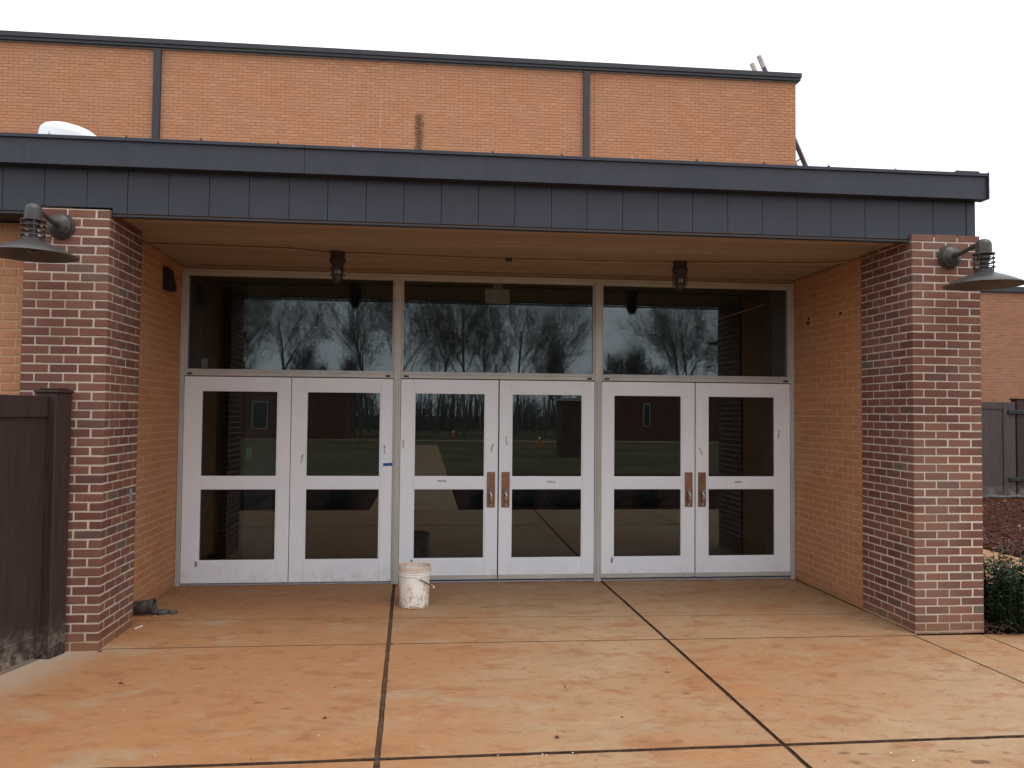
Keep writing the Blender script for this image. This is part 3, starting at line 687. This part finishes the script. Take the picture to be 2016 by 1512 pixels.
# ------------------------------------------------------------------ lamps
def column_lamp(cx, zc, label):
    t_ = thing('wall_lamp', (cx, 0, zc), label, 'wall lamp', 'wide shade barn lamps on the brick columns')
    Rx = Matrix.Translation((cx, -0.001, zc)) @ Matrix.Rotation(R(90), 4, 'X')
    obj('wall_plate', MB().lathe([(0, 0), (0.098, 0), (0.098, 0.012), (0.094, 0.018), (0.086, 0.020), (0.082, 0.045), (0.068, 0.052), (0.064, 0.056), (0.064, 0.062), (0.045, 0.074), (0.028, 0.080), (0.026, 0.095), (0, 0.096)], 36, Rx), m_lamp, t_, True)
    hz = zc+0.055; hy = -0.43
    obj('arm', MB().tube([(cx, -0.075, zc), (cx, -0.16, zc+0.004), (cx, -0.28, zc+0.022), (cx, hy+0.045, hz-0.02)], [0.026, 0.017, 0.017, 0.019], 14), m_lamp, t_, True)
    T = Matrix.Translation((cx, hy, zc))
    obj('cap', MB().lathe([(0, 0.062), (0.020, 0.060), (0.038, 0.051), (0.051, 0.036), (0.057, 0.015), (0.058, -0.045), (0.072, -0.050), (0.080, -0.054), (0.080, -0.060), (0, -0.061)], 28, T), m_lamp, t_, True)
    for k in range(3):
        z = -0.088-k*0.034
        obj('louver_ring', MB().lathe([(0.062, z+0.004), (0.079, z-0.001), (0.080, z-0.005), (0.062, z-0.003)], 28, T, True), m_lamp, t_, True)
    for k in range(4):
        a = k*math.pi/2+0.5; x_, y_ = cx+0.072*math.cos(a), hy+0.072*math.sin(a)
        obj('guard_rod', MB().tube([(x_, y_, zc-0.055), (x_, y_, zc-0.205)], 0.0042, 6), m_lamp, t_)
    obj('socket', MB().lathe([(0, -0.062), (0.045, -0.062), (0.045, -0.105), (0.03, -0.108), (0.03, -0.18), (0, -0.18)], 20, T), m_lamp, t_, True)
    sh = [(0.046, -0.170), (0.060, -0.172), (0.066, -0.196), (0.085, -0.206), (0.18, -0.243), (0.283, -0.292), (0.287, -0.298), (0.283, -0.298), (0.18, -0.249), (0.085, -0.212), (0.060, -0.200), (0.046, -0.176)]
    obj('shade', MB().lathe(sh, 56, T, True), m_lamp, t_, True)
    obj('bulb', MB().lathe([(0.026, -0.185), (0.034, -0.21), (0.040, -0.24), (0.033, -0.268), (0.016, -0.280), (0, -0.282)], 20, T), m_jar, t_, True)
column_lamp(-0.342, 3.108, 'bronze barn lamp with wide shade on the left brick column')
column_lamp(6.636, 3.078, 'bronze barn lamp with wide shade on the right brick column')

def cage_lamp(cx, cy, label):
    t_ = thing('caged_lamp', (cx, cy, zb), label, 'ceiling lamp', 'caged lamps under the canopy')
    T = Matrix.Translation((cx, cy, zb))
    obj('junction_box', MB().lathe([(0, -0.001), (0.066, -0.001), (0.066, -0.060), (0.060, -0.064), (0, -0.064)], 24, T), m_cage, t_, True)
    obj('collar', MB().lathe([(0, -0.0645), (0.070, -0.0645), (0.076, -0.070), (0.076, -0.095), (0.066, -0.100), (0.060, -0.120), (0, -0.121)], 24, T), m_cage, t_, True)
    obj('glass_jar', MB().lathe([(0.052, -0.1215), (0.053, -0.20), (0.049, -0.235), (0.036, -0.262), (0.018, -0.275), (0, -0.278)], 24, T), m_jar, t_, True)
    for k in range(4):
        a = k*math.pi/2+0.9; u, v = math.cos(a), math.sin(a)
        pts = [(cx+u*r_, cy+v*r_, zb+z_) for r_, z_ in ((0.068, -0.098), (0.069, -0.21), (0.064, -0.245), (0.048, -0.275), (0.025, -0.292), (0.0, -0.297))]
        obj('cage_bar', MB().tube(pts, 0.0045, 6), m_cage, t_, True)
    for z_, r_ in ((-0.16, 0.069), (-0.215, 0.069)):
        obj('cage_ring', MB().lathe([(r_-0.003, z_-0.003), (r_+0.003, z_-0.003), (r_+0.003, z_+0.003), (r_-0.003, z_+0.003)], 24, T, True), m_cage, t_, True)
cage_lamp(1.525, 1.33, 'caged jar lamp under the canopy above the left pair of doors')
cage_lamp(4.775, 1.33, 'caged jar lamp under the canopy above the right pair of doors')
zc_ = zb-0.011
cond = thing('conduit', (3.1, 1.33, zb), 'thin painted conduit running along the canopy underside between the caged lamps', 'conduit')
for pts in ([(XL+0.005, 1.16), (0.4, 1.165), (1.1, 1.19), (1.3, 1.27), (1.385, 1.325), (1.46, 1.33)], [(1.59, 1.33), (1.75, 1.325), (1.9, 1.335), (3.09, 1.40)], [(3.15, 1.40), (4.35, 1.36), (4.55, 1.34), (4.70, 1.33)],
            [(4.845, 1.33), (5.0, 1.30), (5.6, 1.21), (6.05, 1.17), (6.24, 1.12), (6.33, 1.02)]):
    obj('pipe', MB().tube([(x, y, zc_) for x, y in pts], 0.0105, 8), m_soffit, cond, True)
obj('coupling_box', MB().box(3.09, 3.15, 1.375, 1.425, zb-0.03, zb-0.001, 0.003), m_cage, cond)
for x, y in ((0.4, 1.165), (2.4, 1.363), (4.0, 1.372), (5.6, 1.21)): obj('strap', MB().box(x-0.008, x+0.008, y-0.035, y+0.035, zb-0.023, zb-0.0005, 0.001), m_soffit, cond)
wp = thing('wall_pack', (XL, 1.78, 2.9), 'black wedge shaped lamp on the left tan wall near the ceiling', 'wall lamp')
mb = MB(); ya, yb = 1.62, 1.79
mb.add([(XL-0.001, ya, 2.90), (XL+0.080, ya, 2.895), (XL+0.075, ya, 2.96), (XL+0.045, ya, 3.10), (XL-0.001, ya, 3.115), (XL-0.001, yb, 2.90), (XL+0.080, yb, 2.895), (XL+0.075, yb, 2.96), (XL+0.045, yb, 3.10), (XL-0.001, yb, 3.115)],
       [(0, 1, 2, 3, 4), (9, 8, 7, 6, 5)]+[(i, 5+i, 5+(i+1) % 5, (i+1) % 5) for i in range(5)])
obj('housing', mb, m_black, wp)
obj('lens', MB().box(XL+0.02, XL+0.070, ya+0.02, yb-0.02, 2.882, 2.8935, 0.003), m_jar, wp)
tag(obj('outlet_box', MB().box(-0.004, 0.012, 0.545, 0.585, 1.02, 1.125, 0.004), plain('blue_grey_plastic', (0.16, 0.19, 0.22), 0.5)), 'small grey outlet plate on the inner side of the left column', 'outlet')
tag(obj('bolt_stub', MB().lathe([(0, 0), (0.018, 0), (0.018, 0.012), (0, 0.014)], 8, Matrix.Translation((XR-0.002, 1.877, 2.732)) @ Matrix.Rotation(R(-90), 4, 'Y')).lathe([(0, 0), (0.012, 0), (0.012, 0.012), (0, 0.014)], 8, Matrix.Translation((XR-0.002, 1.86, 2.775)) @ Matrix.Rotation(R(-90), 4, 'Y')), m_black), 'pair of dark bolt stubs high on the right tan wall', 'bolts')
tag(obj('bolt_stub', MB().lathe([(0, 0), (0.014, 0), (0.014, 0.012), (0, 0.014)], 8, Matrix.Translation((XR-0.002, 1.198, 2.752)) @ Matrix.Rotation(R(-90), 4, 'Y')), m_black), 'single dark bolt stub on the right tan wall near the column', 'bolt')

# ------------------------------------------------------------------ tall building behind
UY, UX1, UZ = 11.6, 10.757, 9.47
tb = thing('tall_building', (1.5, UY+4, 0), 'tall tan brick hall behind the canopy with dark roof edge', 'building')
obj('wall_core', MB().box(-9.0, UX1, UY+0.0035, UY+9, 0, UZ-0.001), m_umort, tb)
bl = wall_bricks((-9.0, UY), (UX1, UY), 6.2*0+6.22, UZ, lambda x, y, z: (x if x < UX1-0.1 else x)-abs(z-8.2)*0.9, depth=0.02)
lay(tb, bl, m_up, m_upj)
bl = wall_bricks((UX1+0.0035, UY+0.02), (UX1+0.0035, UY+9), 6.22, UZ, lambda x, y, z: 0, depth=0.02)
mb = MB()
obj('coping', MB().box(-9.1, UX1+0.105, UY-0.11, UY+9.1, UZ+0.075, UZ+0.185, 0.006).box(-9.1, UX1+0.085, UY-0.085, UY+9.08, UZ+0.012, UZ+0.0745, 0.004), m_coping, tb)
obj('coping_bed', MB().box(-9.05, UX1+0.03, UY-0.028, UY+9.03, UZ-0.022, UZ+0.0115), plain('grey_batten', (0.22, 0.17, 0.145), 0.8), tb)
for a, b in ((-3.516, -3.371), (5.766, 5.905)): obj('downspout', MB().box(a, b, UY-0.095, UY-0.004, 3.72, UZ-0.023, 0.006), m_coping, tb)
obj('control_joint', MB().box(6.02, 6.035, UY-0.004, UY+0.002, 6.3, UZ-0.03), m_umort, tb)

# wing to the right
wg = thing('brick_wing', (18, 15, 0), 'low tan brick wing with dark roof edge seen past the right column', 'building')
WY = 12.3
obj('wall_core', MB().box(UX1+0.02, 26, WY+0.0035, WY+8, 0, 4.829), m_umort, wg)
bl = [b for b in wall_bricks((14.6, WY), (18.6, WY), 1.6, 4.83, lambda x, y, z: -abs(x-16.4)*3+z*0.4, depth=0.02)]
lay(wg, bl, m_far, m_farj)
obj('roof_edge', MB().box(UX1+0.01, 26, WY-0.06, WY+8, 4.83, 4.968, 0.006), m_coping, wg)

# ladder
ld = thing('ladder', (13.3, 13.7, 4.97), 'extension ladder leaning on the right end of the tall building', 'ladder')
def lx(z): return 11.91-(z-8.127)*0.4434
for yy, zt in ((13.5, 10.93), (13.95, 10.93)):
    p = [(lx(4.97), yy, 4.97), (lx(zt-0.3), yy, zt-0.3)]
    obj('rail', MB().tube(p, 0.07, 4), m_fib, ld); obj('rail_end', MB().tube([(lx(zt-0.299), yy, zt-0.299), (lx(zt), yy, zt)], 0.065, 6), m_pale, ld)
z = 5.25
while z < 10.6:
    obj('rung', MB().tube([(lx(z), 13.52, z), (lx(z), 13.93, z)], 0.02, 6), m_steel, ld); z += 0.31

# roof fan
fn = thing('roof_fan', (-1.2, 2.2, 3.70), 'white metal fan hood poking above the canopy edge at left', 'roof fan')
obj('curb', MB().box(-1.43, -0.93, 1.95, 2.45, 3.70, 4.10, 0.01), m_roof, fn)
T = Matrix.Translation((-1.235, 2.2, 4.385)) @ Matrix.Rotation(R(9), 4, 'Y')
obj('neck', MB().lathe([(0, -0.3), (0.17, -0.3), (0.17, 0.05), (0, 0.05)], 28, Matrix.Translation((-1.18, 2.2, 4.38))), m_fan, fn, True)
obj('hood', MB().lathe([(0, 0.205), (0.10, 0.20), (0.19, 0.185), (0.25, 0.155), (0.275, 0.12), (0.280, 0.09), (0.280, -0.02), (0.274, -0.02), (0.272, 0.08), (0, 0.08)], 44, T), m_fan, fn, True)

# ------------------------------------------------------------------ fences
def board_fence(name, label, cat, p0, p1, z0, z1, bw, mat, rail=True, th=0.022, pick=None):
    p0 = Vector(p0); p1 = Vector(p1); d = p1-p0; Lg = d.length; d.normalize(); a = math.atan2(d.y, d.x)
    t_ = thing(name, (p0.x, p0.y, 0), label, cat)
    Mx = Matrix.Translation((p0.x, p0.y, 0)) @ Matrix.Rotation(a, 4, 'Z')
    s = 0
    while s < Lg-0.01:
        e = min(s+bw, Lg); obj('board', MB().box(s+0.0006, e-0.0006, -th/2+random.uniform(-.0007, .0007), th/2, z0, z1-0.002, 0.002, Mx), mat, t_); s += bw
    obj('top_rail', MB().box(0, Lg, -th/2-0.016, th/2+0.016, z1-0.15, z1, 0.004, Mx), mat, t_)
    obj('bottom_rail', MB().box(0, Lg, -th/2-0.016, th/2+0.016, z0-0.02, z0+0.13, 0.004, Mx), mat, t_)
    return t_, Mx
fd = Vector((-0.134, -0.496)).normalized()
pc = Vector((-0.315, -0.10))
ft, Mx = board_fence('privacy_fence', 'dark brown board fence running out from the left column', 'fence', pc+fd*0.085, pc+fd*4.2, 0.05, 1.852, 0.15, m_fence)
Mp = Matrix.Translation((pc.x, pc.y, 0)) @ Matrix.Rotation(math.atan2(fd.y, fd.x), 4, 'Z')
obj('post', MB().box(-0.083, 0.084, -0.083, 0.083, 0.0, 1.875, 0.006, Mp), m_fence, ft)
obj('post_cap', MB().box(-0.094, 0.095, -0.094, 0.094, 1.8755, 1.895, 0.006, Mp).box(-0.07, 0.07, -0.07, 0.07, 1.8952, 1.91, 0.006, Mp), m_fence, ft)
gt, Mg = board_fence('board_gate', 'grey brown board gate beyond the mulch, right of the right column', 'gate', (12.3, 10.4), (15.16, 10.4), 0.10, 2.095, 0.19, m_gate)
obj('stile', MB().box(14.88, 15.16, 10.36, 10.385, 0.09, 2.09, 0.004), m_gate, gt)
for z in (0.42, 1.88): obj('hinge', MB().box(14.98, 15.40, 10.325, 10.355, z-0.045, z+0.045, 0.006), m_black, gt)
pt = thing('gate_post', (15.3, 10.42, 0), 'dark post with black hinges beside the far gate, at the right edge', 'post')
obj('post', MB().box(15.20, 15.42, 10.36, 10.56, 0.0, 2.155, 0.006), m_fence, pt); obj('post_cap', MB().box(15.18, 15.44, 10.34, 10.58, 2.156, 2.185, 0.006), m_fence, pt)
tag(obj('plastic_sheet', MB().tube([(14.2, 10.25, 0.05), (14.5, 10.2, 0.06), (14.75, 10.24, 0.045), (15.0, 10.2, 0.06), (15.3, 10.2, 0.05)], [0.03, 0.055, 0.04, 0.05, 0.03], 7), m_junk), 'crumpled dark plastic sheet lying under the far gate', 'plastic sheet')

# ------------------------------------------------------------------ bucket
BX, BY = 2.268, 1.235
bk = thing('bucket', (BX, BY, 0), 'dirty white plastic bucket standing before the door mullion', 'bucket')
T = Matrix.Translation((BX, BY, 0))
pf = [(0, 0.0005), (0.125, 0.0005), (0.1305, 0.005), (0.1345, 0.09), (0.139, 0.27), (0.1395, 0.284), (0.1455, 0.286), (0.1458, 0.293), (0.1405, 0.295), (0.1408, 0.304), (0.147, 0.306), (0.1472, 0.313), (0.1418, 0.315), (0.1422, 0.326),
      (0.1485, 0.328), (0.1495, 0.352), (0.1490, 0.368), (0.1455, 0.372), (0.1420, 0.368), (0.1385, 0.33), (0.128, 0.03), (0, 0.03)]
obj('body', MB().lathe(pf, 48, T), m_bucket, bk, True)
obj('mud', MB().lathe([(0.1345, 0.285), (0.10, 0.288), (0.05, 0.283), (0, 0.285)], 32, T), m_mud, bk, True)
hp = []
for k in range(15):
    a = math.pi*k/14
    u = math.cos(a); 
    hp.append((BX-0.03+u*0.0+(0.155*math.sin(a)), BY-0.12+0.0+0.12*(1-u), 0.285-0.105*math.sin(a)))
ax = Vector((math.cos(R(-72)), math.sin(R(-72)), 0))
hp = []
for k in range(17):
    a = math.pi*k/16; out = Vector((ax.y*-1, ax.x, 0))
    hp.append(Vector((BX, BY, 0.272)) + ax*0.152*math.cos(a) + out*0.170*math.sin(a)*1.0 + Vector((0, 0, -0.105*math.sin(a))))
obj('handle', MB().tube(hp, 0.0052, 6), m_wire, bk, True)
md = hp[8]; dd = (hp[9]-hp[7]).normalized()
obj('grip', MB().tube([md-dd*0.045, md+dd*0.045], 0.011, 10), m_bucket, bk, True)
for sgn in (1, -1):
    c_ = Vector((BX, BY, 0.272))+ax*0.1465*sgn; obj('ear', MB().lathe([(0, 0), (0.017, 0), (0.014, 0.012), (0, 0.013)], 12, Matrix.Translation(c_-ax*sgn*0.006) @ (ax*sgn).to_track_quat('Z', 'Y').to_matrix().to_4x4()), m_bucket, bk, True)

# ------------------------------------------------------------------ litter
jk = thing('pipe_boot', (0.0, 1.0, 0), 'dusty black plastic pipe piece lying against the left wall', 'pipe piece')
Tj = Matrix.Translation((-0.112, 1.06, 0.062)) @ Matrix.Rotation(R(84), 4, 'Y')
obj('barrel', MB().lathe([(0.050, 0), (0.056, 0.01), (0.056, 0.15), (0.064, 0.152), (0.064, 0.166), (0.052, 0.166), (0.050, 0.02)], 20, Tj, True), m_junk, jk, True)
fl = MB(); pts = [(0.06, 1.08), (0.10, 1.05), (0.16, 1.09), (0.20, 1.07), (0.235, 1.10)]
fl.tube([(x, y, 0.022-0.002*i) for i, (x, y) in enumerate(pts)], [0.03, 0.026, 0.022, 0.018, 0.010], 8)
obj('flap', fl, m_junk, jk, True)
tag(obj('white_stick', MB().tube([(0.058, 0.575, 0.006), (0.083, 0.672, 0.006)], 0.0055, 8), m_white), 'short white stick on the concrete near the left column foot', 'stick')
rg = random.Random(11); mb = MB()
def clod(mb, x, y, r):
    T = Matrix.Translation((x, y, r*0.25)) @ Matrix.Rotation(rg.uniform(0, 3), 4, 'Z') @ Matrix.Diagonal((1, rg.uniform(0.6, 1), rg.uniform(0.35, 0.6), 1))
    vs = [(r*rg.uniform(.7, 1), 0, 0), (0, r*rg.uniform(.7, 1), 0), (-r*rg.uniform(.7, 1), 0, 0), (0, -r*rg.uniform(.7, 1), 0), (0, 0, r), (0, 0, -r)]
    mb.add([T @ Vector(v) for v in vs], [(0, 1, 4), (1, 2, 4), (2, 3, 4), (3, 0, 4), (1, 0, 5), (2, 1, 5), (3, 2, 5), (0, 3, 5)])
for _ in range(330):
    x, y = rg.uniform(-0.2, 7.2), rg.uniform(-2.9, 2.1)
    if y > -0.1 and not (0 < x < 6.2): continue
    clod(mb, x, y, rg.choice((0.0025, 0.003, 0.004, 0.006)))
for x, y, r in ((0.427, -0.764, 0.017), (0.445, -0.77, 0.012), (1.805, -1.47, 0.016), (1.80, -0.95, 0.01), (3.515, -1.59, 0.010), (3.27, -1.05, 0.012), (3.09, -1.86, 0.02), (2.12, 0.03, 0.01), (0.02, -0.03, 0.02)): clod(mb, x, y, r)
for k in range(70):
    t_ = rg.random(); clod(mb, -0.02+rg.uniform(0, .1), 0.1+t_*2.0, rg.uniform(0.003, 0.008)); clod(mb, WI-0.03-rg.uniform(0, .08)*0.6, 0.1+t_*2.0, rg.uniform(0.003, 0.008))
o = obj('dirt_clods', mb, m_joint, normals=False); o['kind'] = 'stuff'
mb = MB()
for _ in range(46):
    x, y = rg.uniform(0.2, 6.5), rg.choice((rg.uniform(-2.6, -1.2), rg.uniform(-2.2, 0.8))); clod(mb, x, y, rg.choice((0.0025, 0.003, 0.0045)))
for x, y, r in ((2.98, -2.07, 0.008), (3.0, -2.075, 0.007), (3.14, -2.06, 0.007), (2.75, -2.06, 0.005), (4.80, -2.2, 0.008), (4.86, -2.3, 0.008)): clod(mb, x, y, r)
o = obj('pale_grit', mb, m_white, normals=False); o['kind'] = 'stuff'

# mulch chips
mb = MB(); rg = random.Random(5)
for _ in range(5200):
    t_ = rg.random(); x = 9.85+rg.random()**1.3*7.5; y = rg.uniform(1.0, 10.3); mb.cur = rg.random()
    if mb.cur > 0.965 and rg.random() < 0.55: mb.cur = 0.2
    l = rg.uniform(0.02, 0.06)*(1.2 if mb.cur > 0.965 else 1); Mx = Matrix.Translation((x, y, 0.026)) @ Matrix.Rotation(rg.uniform(0, 6.3), 4, 'Z') @ Matrix.Rotation(rg.uniform(-0.5, 0.5), 4, 'Y')
    mb.box(-l, l, -l*0.25, l*0.25, -0.005, 0.006, 0, Mx)
o = obj('mulch_chips', mb, m_chip, normals=False, tone=True); o['kind'] = 'stuff'

# ------------------------------------------------------------------ shrubs
def leaf(mb, p, l, w, d, up):
    d = d.normalized(); s = d.cross(up); s = s.normalized() if s.length > 1e-4 else Vector((1, 0, 0)); n = s.cross(d)
    mb.add([p, p+d*l*0.45+s*w*0.5+n*l*0.05, p+d*l, p+d*l*0.45-s*w*0.5+n*l*0.05], [(0, 1, 2), (0, 2, 3)])
def shrub(name, cx, cy, rx, ry, h, nst, label, cat, group=None, seed=1, z0=0.0):
    rg = random.Random(seed); t_ = thing(name, (cx, cy, z0), label, cat, group); st = MB(); lf = MB()
    for k in range(nst):
        a = rg.uniform(0, 6.28); q = math.sqrt(rg.random()); ex = cx+math.cos(a)*rx*q; ey = cy+math.sin(a)*ry*q
        hh = h*rg.uniform(0.35, 1.0)*(1-0.40*q*q)
        b = Vector((cx+(ex-cx)*0.45, cy+(ey-cy)*0.45, z0)); e = Vector((ex, ey, z0+hh)); mid = (b+e)/2+Vector((rg.uniform(-.04, .04), rg.uniform(-.04, .04), 0))+Vector(((ex-cx)*0.2, (ey-cy)*0.2, 0))
        st.tube([b, mid, e], [0.005, 0.004, 0.002], 4, False)
        nl = int(46*hh/0.7)+12
        for i in range(nl):
            s = 0.22+0.78*(i+rg.random())/nl; p = b.lerp(mid, s*2) if s < 0.5 else mid.lerp(e, s*2-1)
            aa = rg.uniform(0, 6.28); d = Vector((math.cos(aa), math.sin(aa), rg.uniform(-0.35, 0.7)))
            p = p+Vector((rg.uniform(-.035, .035), rg.uniform(-.035, .035), rg.uniform(-.025, .025)))
            leaf(lf, p, rg.uniform(0.034, 0.060), rg.uniform(0.017, 0.028), d, Vector((rg.uniform(-.5, .5), rg.uniform(-.5, .5), 1)))
    obj('stems', st, m_stem, t_, normals=False); obj('foliage', lf, m_leaf, t_, normals=False); return t_
shrub('shrub', 7.29, 0.12, 0.36, 0.30, 0.74, 240, 'dark green leafy shrub growing beside the right column foot', 'shrub', seed=4)
mb = MB(); rg = random.Random(9)
for _ in range(520):
    x, y = rg.uniform(6.9, 7.7), rg.uniform(-0.12, 0.5); a = rg.uniform(0, 6.28); l = rg.uniform(0.03, 0.10); z = rg.uniform(0.0, 0.10)*max(0, 1-abs(x-7.15)*1.6)+0.004
    mb.tube([(x, y, z), (x+math.cos(a)*l*0.5, y+math.sin(a)*l*0.5, z+0.012), (x+math.cos(a)*l, y+math.sin(a)*l, max(0.003, z-0.005))], 0.0016, 3, False)
o = obj('dry_straw', mb, m_straw, normals=False); o['kind'] = 'stuff'
for i, (x, y) in enumerate([(3.45, -4.75), (4.25, -4.8), (5.05, -4.7), (5.85, -4.8), (6.65, -4.75), (0.75, -4.75), (-0.1, -4.8), (-0.95, -4.7)]):
    s_ = ['nearest the walkway on its right', 'second from the walkway on its right', 'third from the walkway on its right', 'fourth from the walkway on its right', 'fifth from the walkway on its right', 'nearest the walkway on its left', 'second from the walkway on its left', 'third from the walkway on its left'][i]
    shrub('hedge_shrub', x, y, 0.42, 0.38, 0.5, 70, 'low hedge shrub reflected in the doors, '+s_, 'shrub', 'low hedge opposite the doors', seed=20+i)

# ------------------------------------------------------------------ what the glass reflects: bare trees, cones, houses across the lawn
def bare_tree(seed, H):
    rg = random.Random(seed); tr = MB(); cr = MB()
    def grow(p, d, l, r, lev):
        pts = [p]; q = p; dd = d.copy(); n = 4 if lev < 3 else 2
        for i in range(n):
            dd = (dd+Vector((rg.uniform(-1, 1), rg.uniform(-1, 1), rg.uniform(-0.3, 0.6)))*0.16).normalized(); q = q+dd*l/n; pts.append(q)
        rs = [r*(1-0.45*i/n) for i in range(n+1)]
        (tr if lev < 2 else cr).tube(pts, rs, 6 if lev < 2 else 3, False)
        if lev >= 5: return
        k = (10, 8, 6, 4, 3, 3)[lev]
        for i in range(k):
            s = (0.32 if lev == 0 else 0.25)+(1-(0.32 if lev == 0 else 0.25))*(i+rg.random())/k
            j = min(int(s*n), n-1); b = pts[j].lerp(pts[j+1], s*n-j)
            a = rg.uniform(0, 6.28); ax_ = (pts[j+1]-pts[j]).normalized(); s1 = ax_.orthogonal().normalized(); s2 = ax_.cross(s1)
            sp = rg.uniform(0.55, 1.0)
            nd = (ax_*(1.0 if lev else 0.75)+(s1*math.cos(a)+s2*math.sin(a))*sp+Vector((0, 0, 0.18))).normalized()
            grow(b, nd, l*rg.uniform(0.48, 0.68)*(1 if lev else 0.85), max(r*(1-0.45*s)*0.42, 0.008), lev+1)
    grow(Vector((0, 0, -0.06)), Vector((0, 0, 1)), H*0.62, H*0.010+0.02, 0)
    return tr, cr
kinds = []
for sd_, H in ((1, 15), (2, 12), (3, 16), (4, 8)):
    tr, cr = bare_tree(sd_, H); t_ = thing('bare_tree', (0, -300, 0), 'bare tree', 'tree', 'bare trees across the lawn, mirrored in the windows')
    for a, n_, mt in ((tr, 'trunk', m_bark), (cr, 'crown', m_twig)):
        me = bpy.data.meshes.new(n_); me.from_pydata(a.v, [], a.f); me.materials.append(mt); o = bpy.data.objects.new(n_, me); COL.objects.link(o); o.parent = t_
    kinds.append(t_)
spots = [(-11.3, -55, 0), (-9.2, -57, 2), (-6.6, -54, 3), (-2.9, -56, 3), (-2.4, -58, 0), (0.2, -54, 2), (3.0, -57, 0), (5.2, -52, 2), (7.4, -56, 1), (9.4, -54, 2), (11.6, -53, 0), (13.0, -56, 3),
         (16.6, -56, 3), (18.9, -54, 3), (21.0, -56, 3), (22.6, -52, 0), (24.5, -57, 2), (-14.5, -58, 1), (-18, -54, 2), (28, -55, 1)]
used = set()
names = ['tall bare tree', 'middling bare tree', 'tall wide bare tree', 'low bushy bare tree']
for i, (x, y, k) in enumerate(spots):
    lab = '%s mirrored in the windows, %s from the left of its row' % (names[k], ['first', 'second', 'third', 'fourth', 'fifth', 'sixth', 'seventh', 'eighth', 'ninth', 'tenth', 'eleventh', 'twelfth', 'thirteenth', 'fourteenth', 'fifteenth', 'sixteenth', 'seventeenth', 'eighteenth', 'nineteenth', 'twentieth', 'twenty first', 'twenty second', 'twenty third', 'twenty fourth', 'twenty fifth'][sorted(range(len(spots)), key=lambda q: spots[q][0]).index(i)])
    if k not in used: used.add(k); o = kinds[k]; o.location = (x, y, -0.06); o['label'] = lab
    else: o = tree_copy(kinds[k], (x, y, -0.06), lab)
    o.rotation_euler.z = i*1.7; sc_ = 0.9+((i*37) % 10)/40; o.scale = (sc_*0.66, sc_*0.66, sc_*0.90)
mb = MB(); rg = random.Random(31)
for _ in range(2400):
    x = rg.uniform(-45, 60); y = rg.uniform(-90, -68); h = rg.uniform(2.5, 7)*(0.6+0.4*math.sin(x*0.2)**2); a = rg.uniform(-0.2, 0.2)
    mb.tube([(x, y, -0.06), (x+a*h*0.5, y, h*0.55), (x+a*h, y+rg.uniform(-.5, .5), h)], [0.09, 0.05, 0.012], 3, False)
    for q in range(3):
        z = h*rg.uniform(0.35, 0.9); b = rg.uniform(-1, 1)*1.6; mb.tube([(x+a*z, y, z), (x+a*z+b, y, z+abs(b)*0.9)], [0.025, 0.006], 3, False)
o = obj('far_woods', mb, m_twig, normals=False); o['kind'] = 'stuff'
def cone(x, y, label):
    t_ = thing('traffic_cone', (x, y, -0.03), label, 'cone', 'orange cones along the path')
    T = Matrix.Translation((x, y, -0.03)); obj('base', MB().box(x-0.19, x+0.19, y-0.19, y+0.19, -0.03, 0.01, 0.01), m_orange, t_)
    obj('body', MB().lathe([(0.14, 0.04), (0.03, 0.72), (0.0, 0.725)], 20, T), m_orange, t_, True); obj('band', MB().lathe([(0.085, 0.40), (0.063, 0.53), (0.063, 0.535), (0.09, 0.40)], 20, T), m_white, t_, True)
cone(1.2, -38.0, 'orange cone reflected in the middle door, the farthest left'); cone(4.2, -47, 'orange cone reflected in the middle door beside the path'); cone(8.4, -33, 'orange cone reflected in the fourth door, nearest to the doors')
def house(x0, x1, y, h, label, wins):
    t_ = thing('brick_house', ((x0+x1)/2, y, 0), label, 'building')
    obj('wall', MB().box(x0, x1, y-8, y, -0.06, h), plain('dark_brick', (0.16, 0.07, 0.045), 0.9, var=0.3, scale=12), t_)
    obj('roof', MB().box(x0-0.3, x1+0.3, y-8.3, y+0.3, h, h+0.25), m_coping, t_)
    for a, b, c_, d_ in wins:
        w_ = obj('window', MB().box(a, b, y-0.02, y+0.03, c_, d_), m_alu, t_); obj('pane', MB().box(a+0.06, b-0.06, y+0.03, y+0.04, c_+0.06, d_-0.06), m_jar, w_)
house(-26, -3.0, -44, 3.2, 'brown brick building across the lawn, mirrored in the second door', [(-6.0, -5.4, 0.6, 2.4), (-9.0, -8.0, 0.6, 2.4)])
house(15.0, 30, -46, 3.3, 'dark brick building across the lawn, mirrored in the fifth door', [(17.6, 18.1, 0.9, 2.5), (21, 22, 0.9, 2.5)])
pl = thing('brick_pier', (8.6, -24, 0), 'free standing brick pier across the lawn, mirrored in the fourth door', 'pier')
obj('shaft', MB().box(8.0, 9.2, -24.6, -23.4, -0.06, 2.3), plain('pier_brick', (0.13, 0.075, 0.05), 0.9, var=0.3, scale=14), pl); obj('cap', MB().box(7.9, 9.3, -24.7, -23.3, 2.3, 2.42), m_alu, pl)
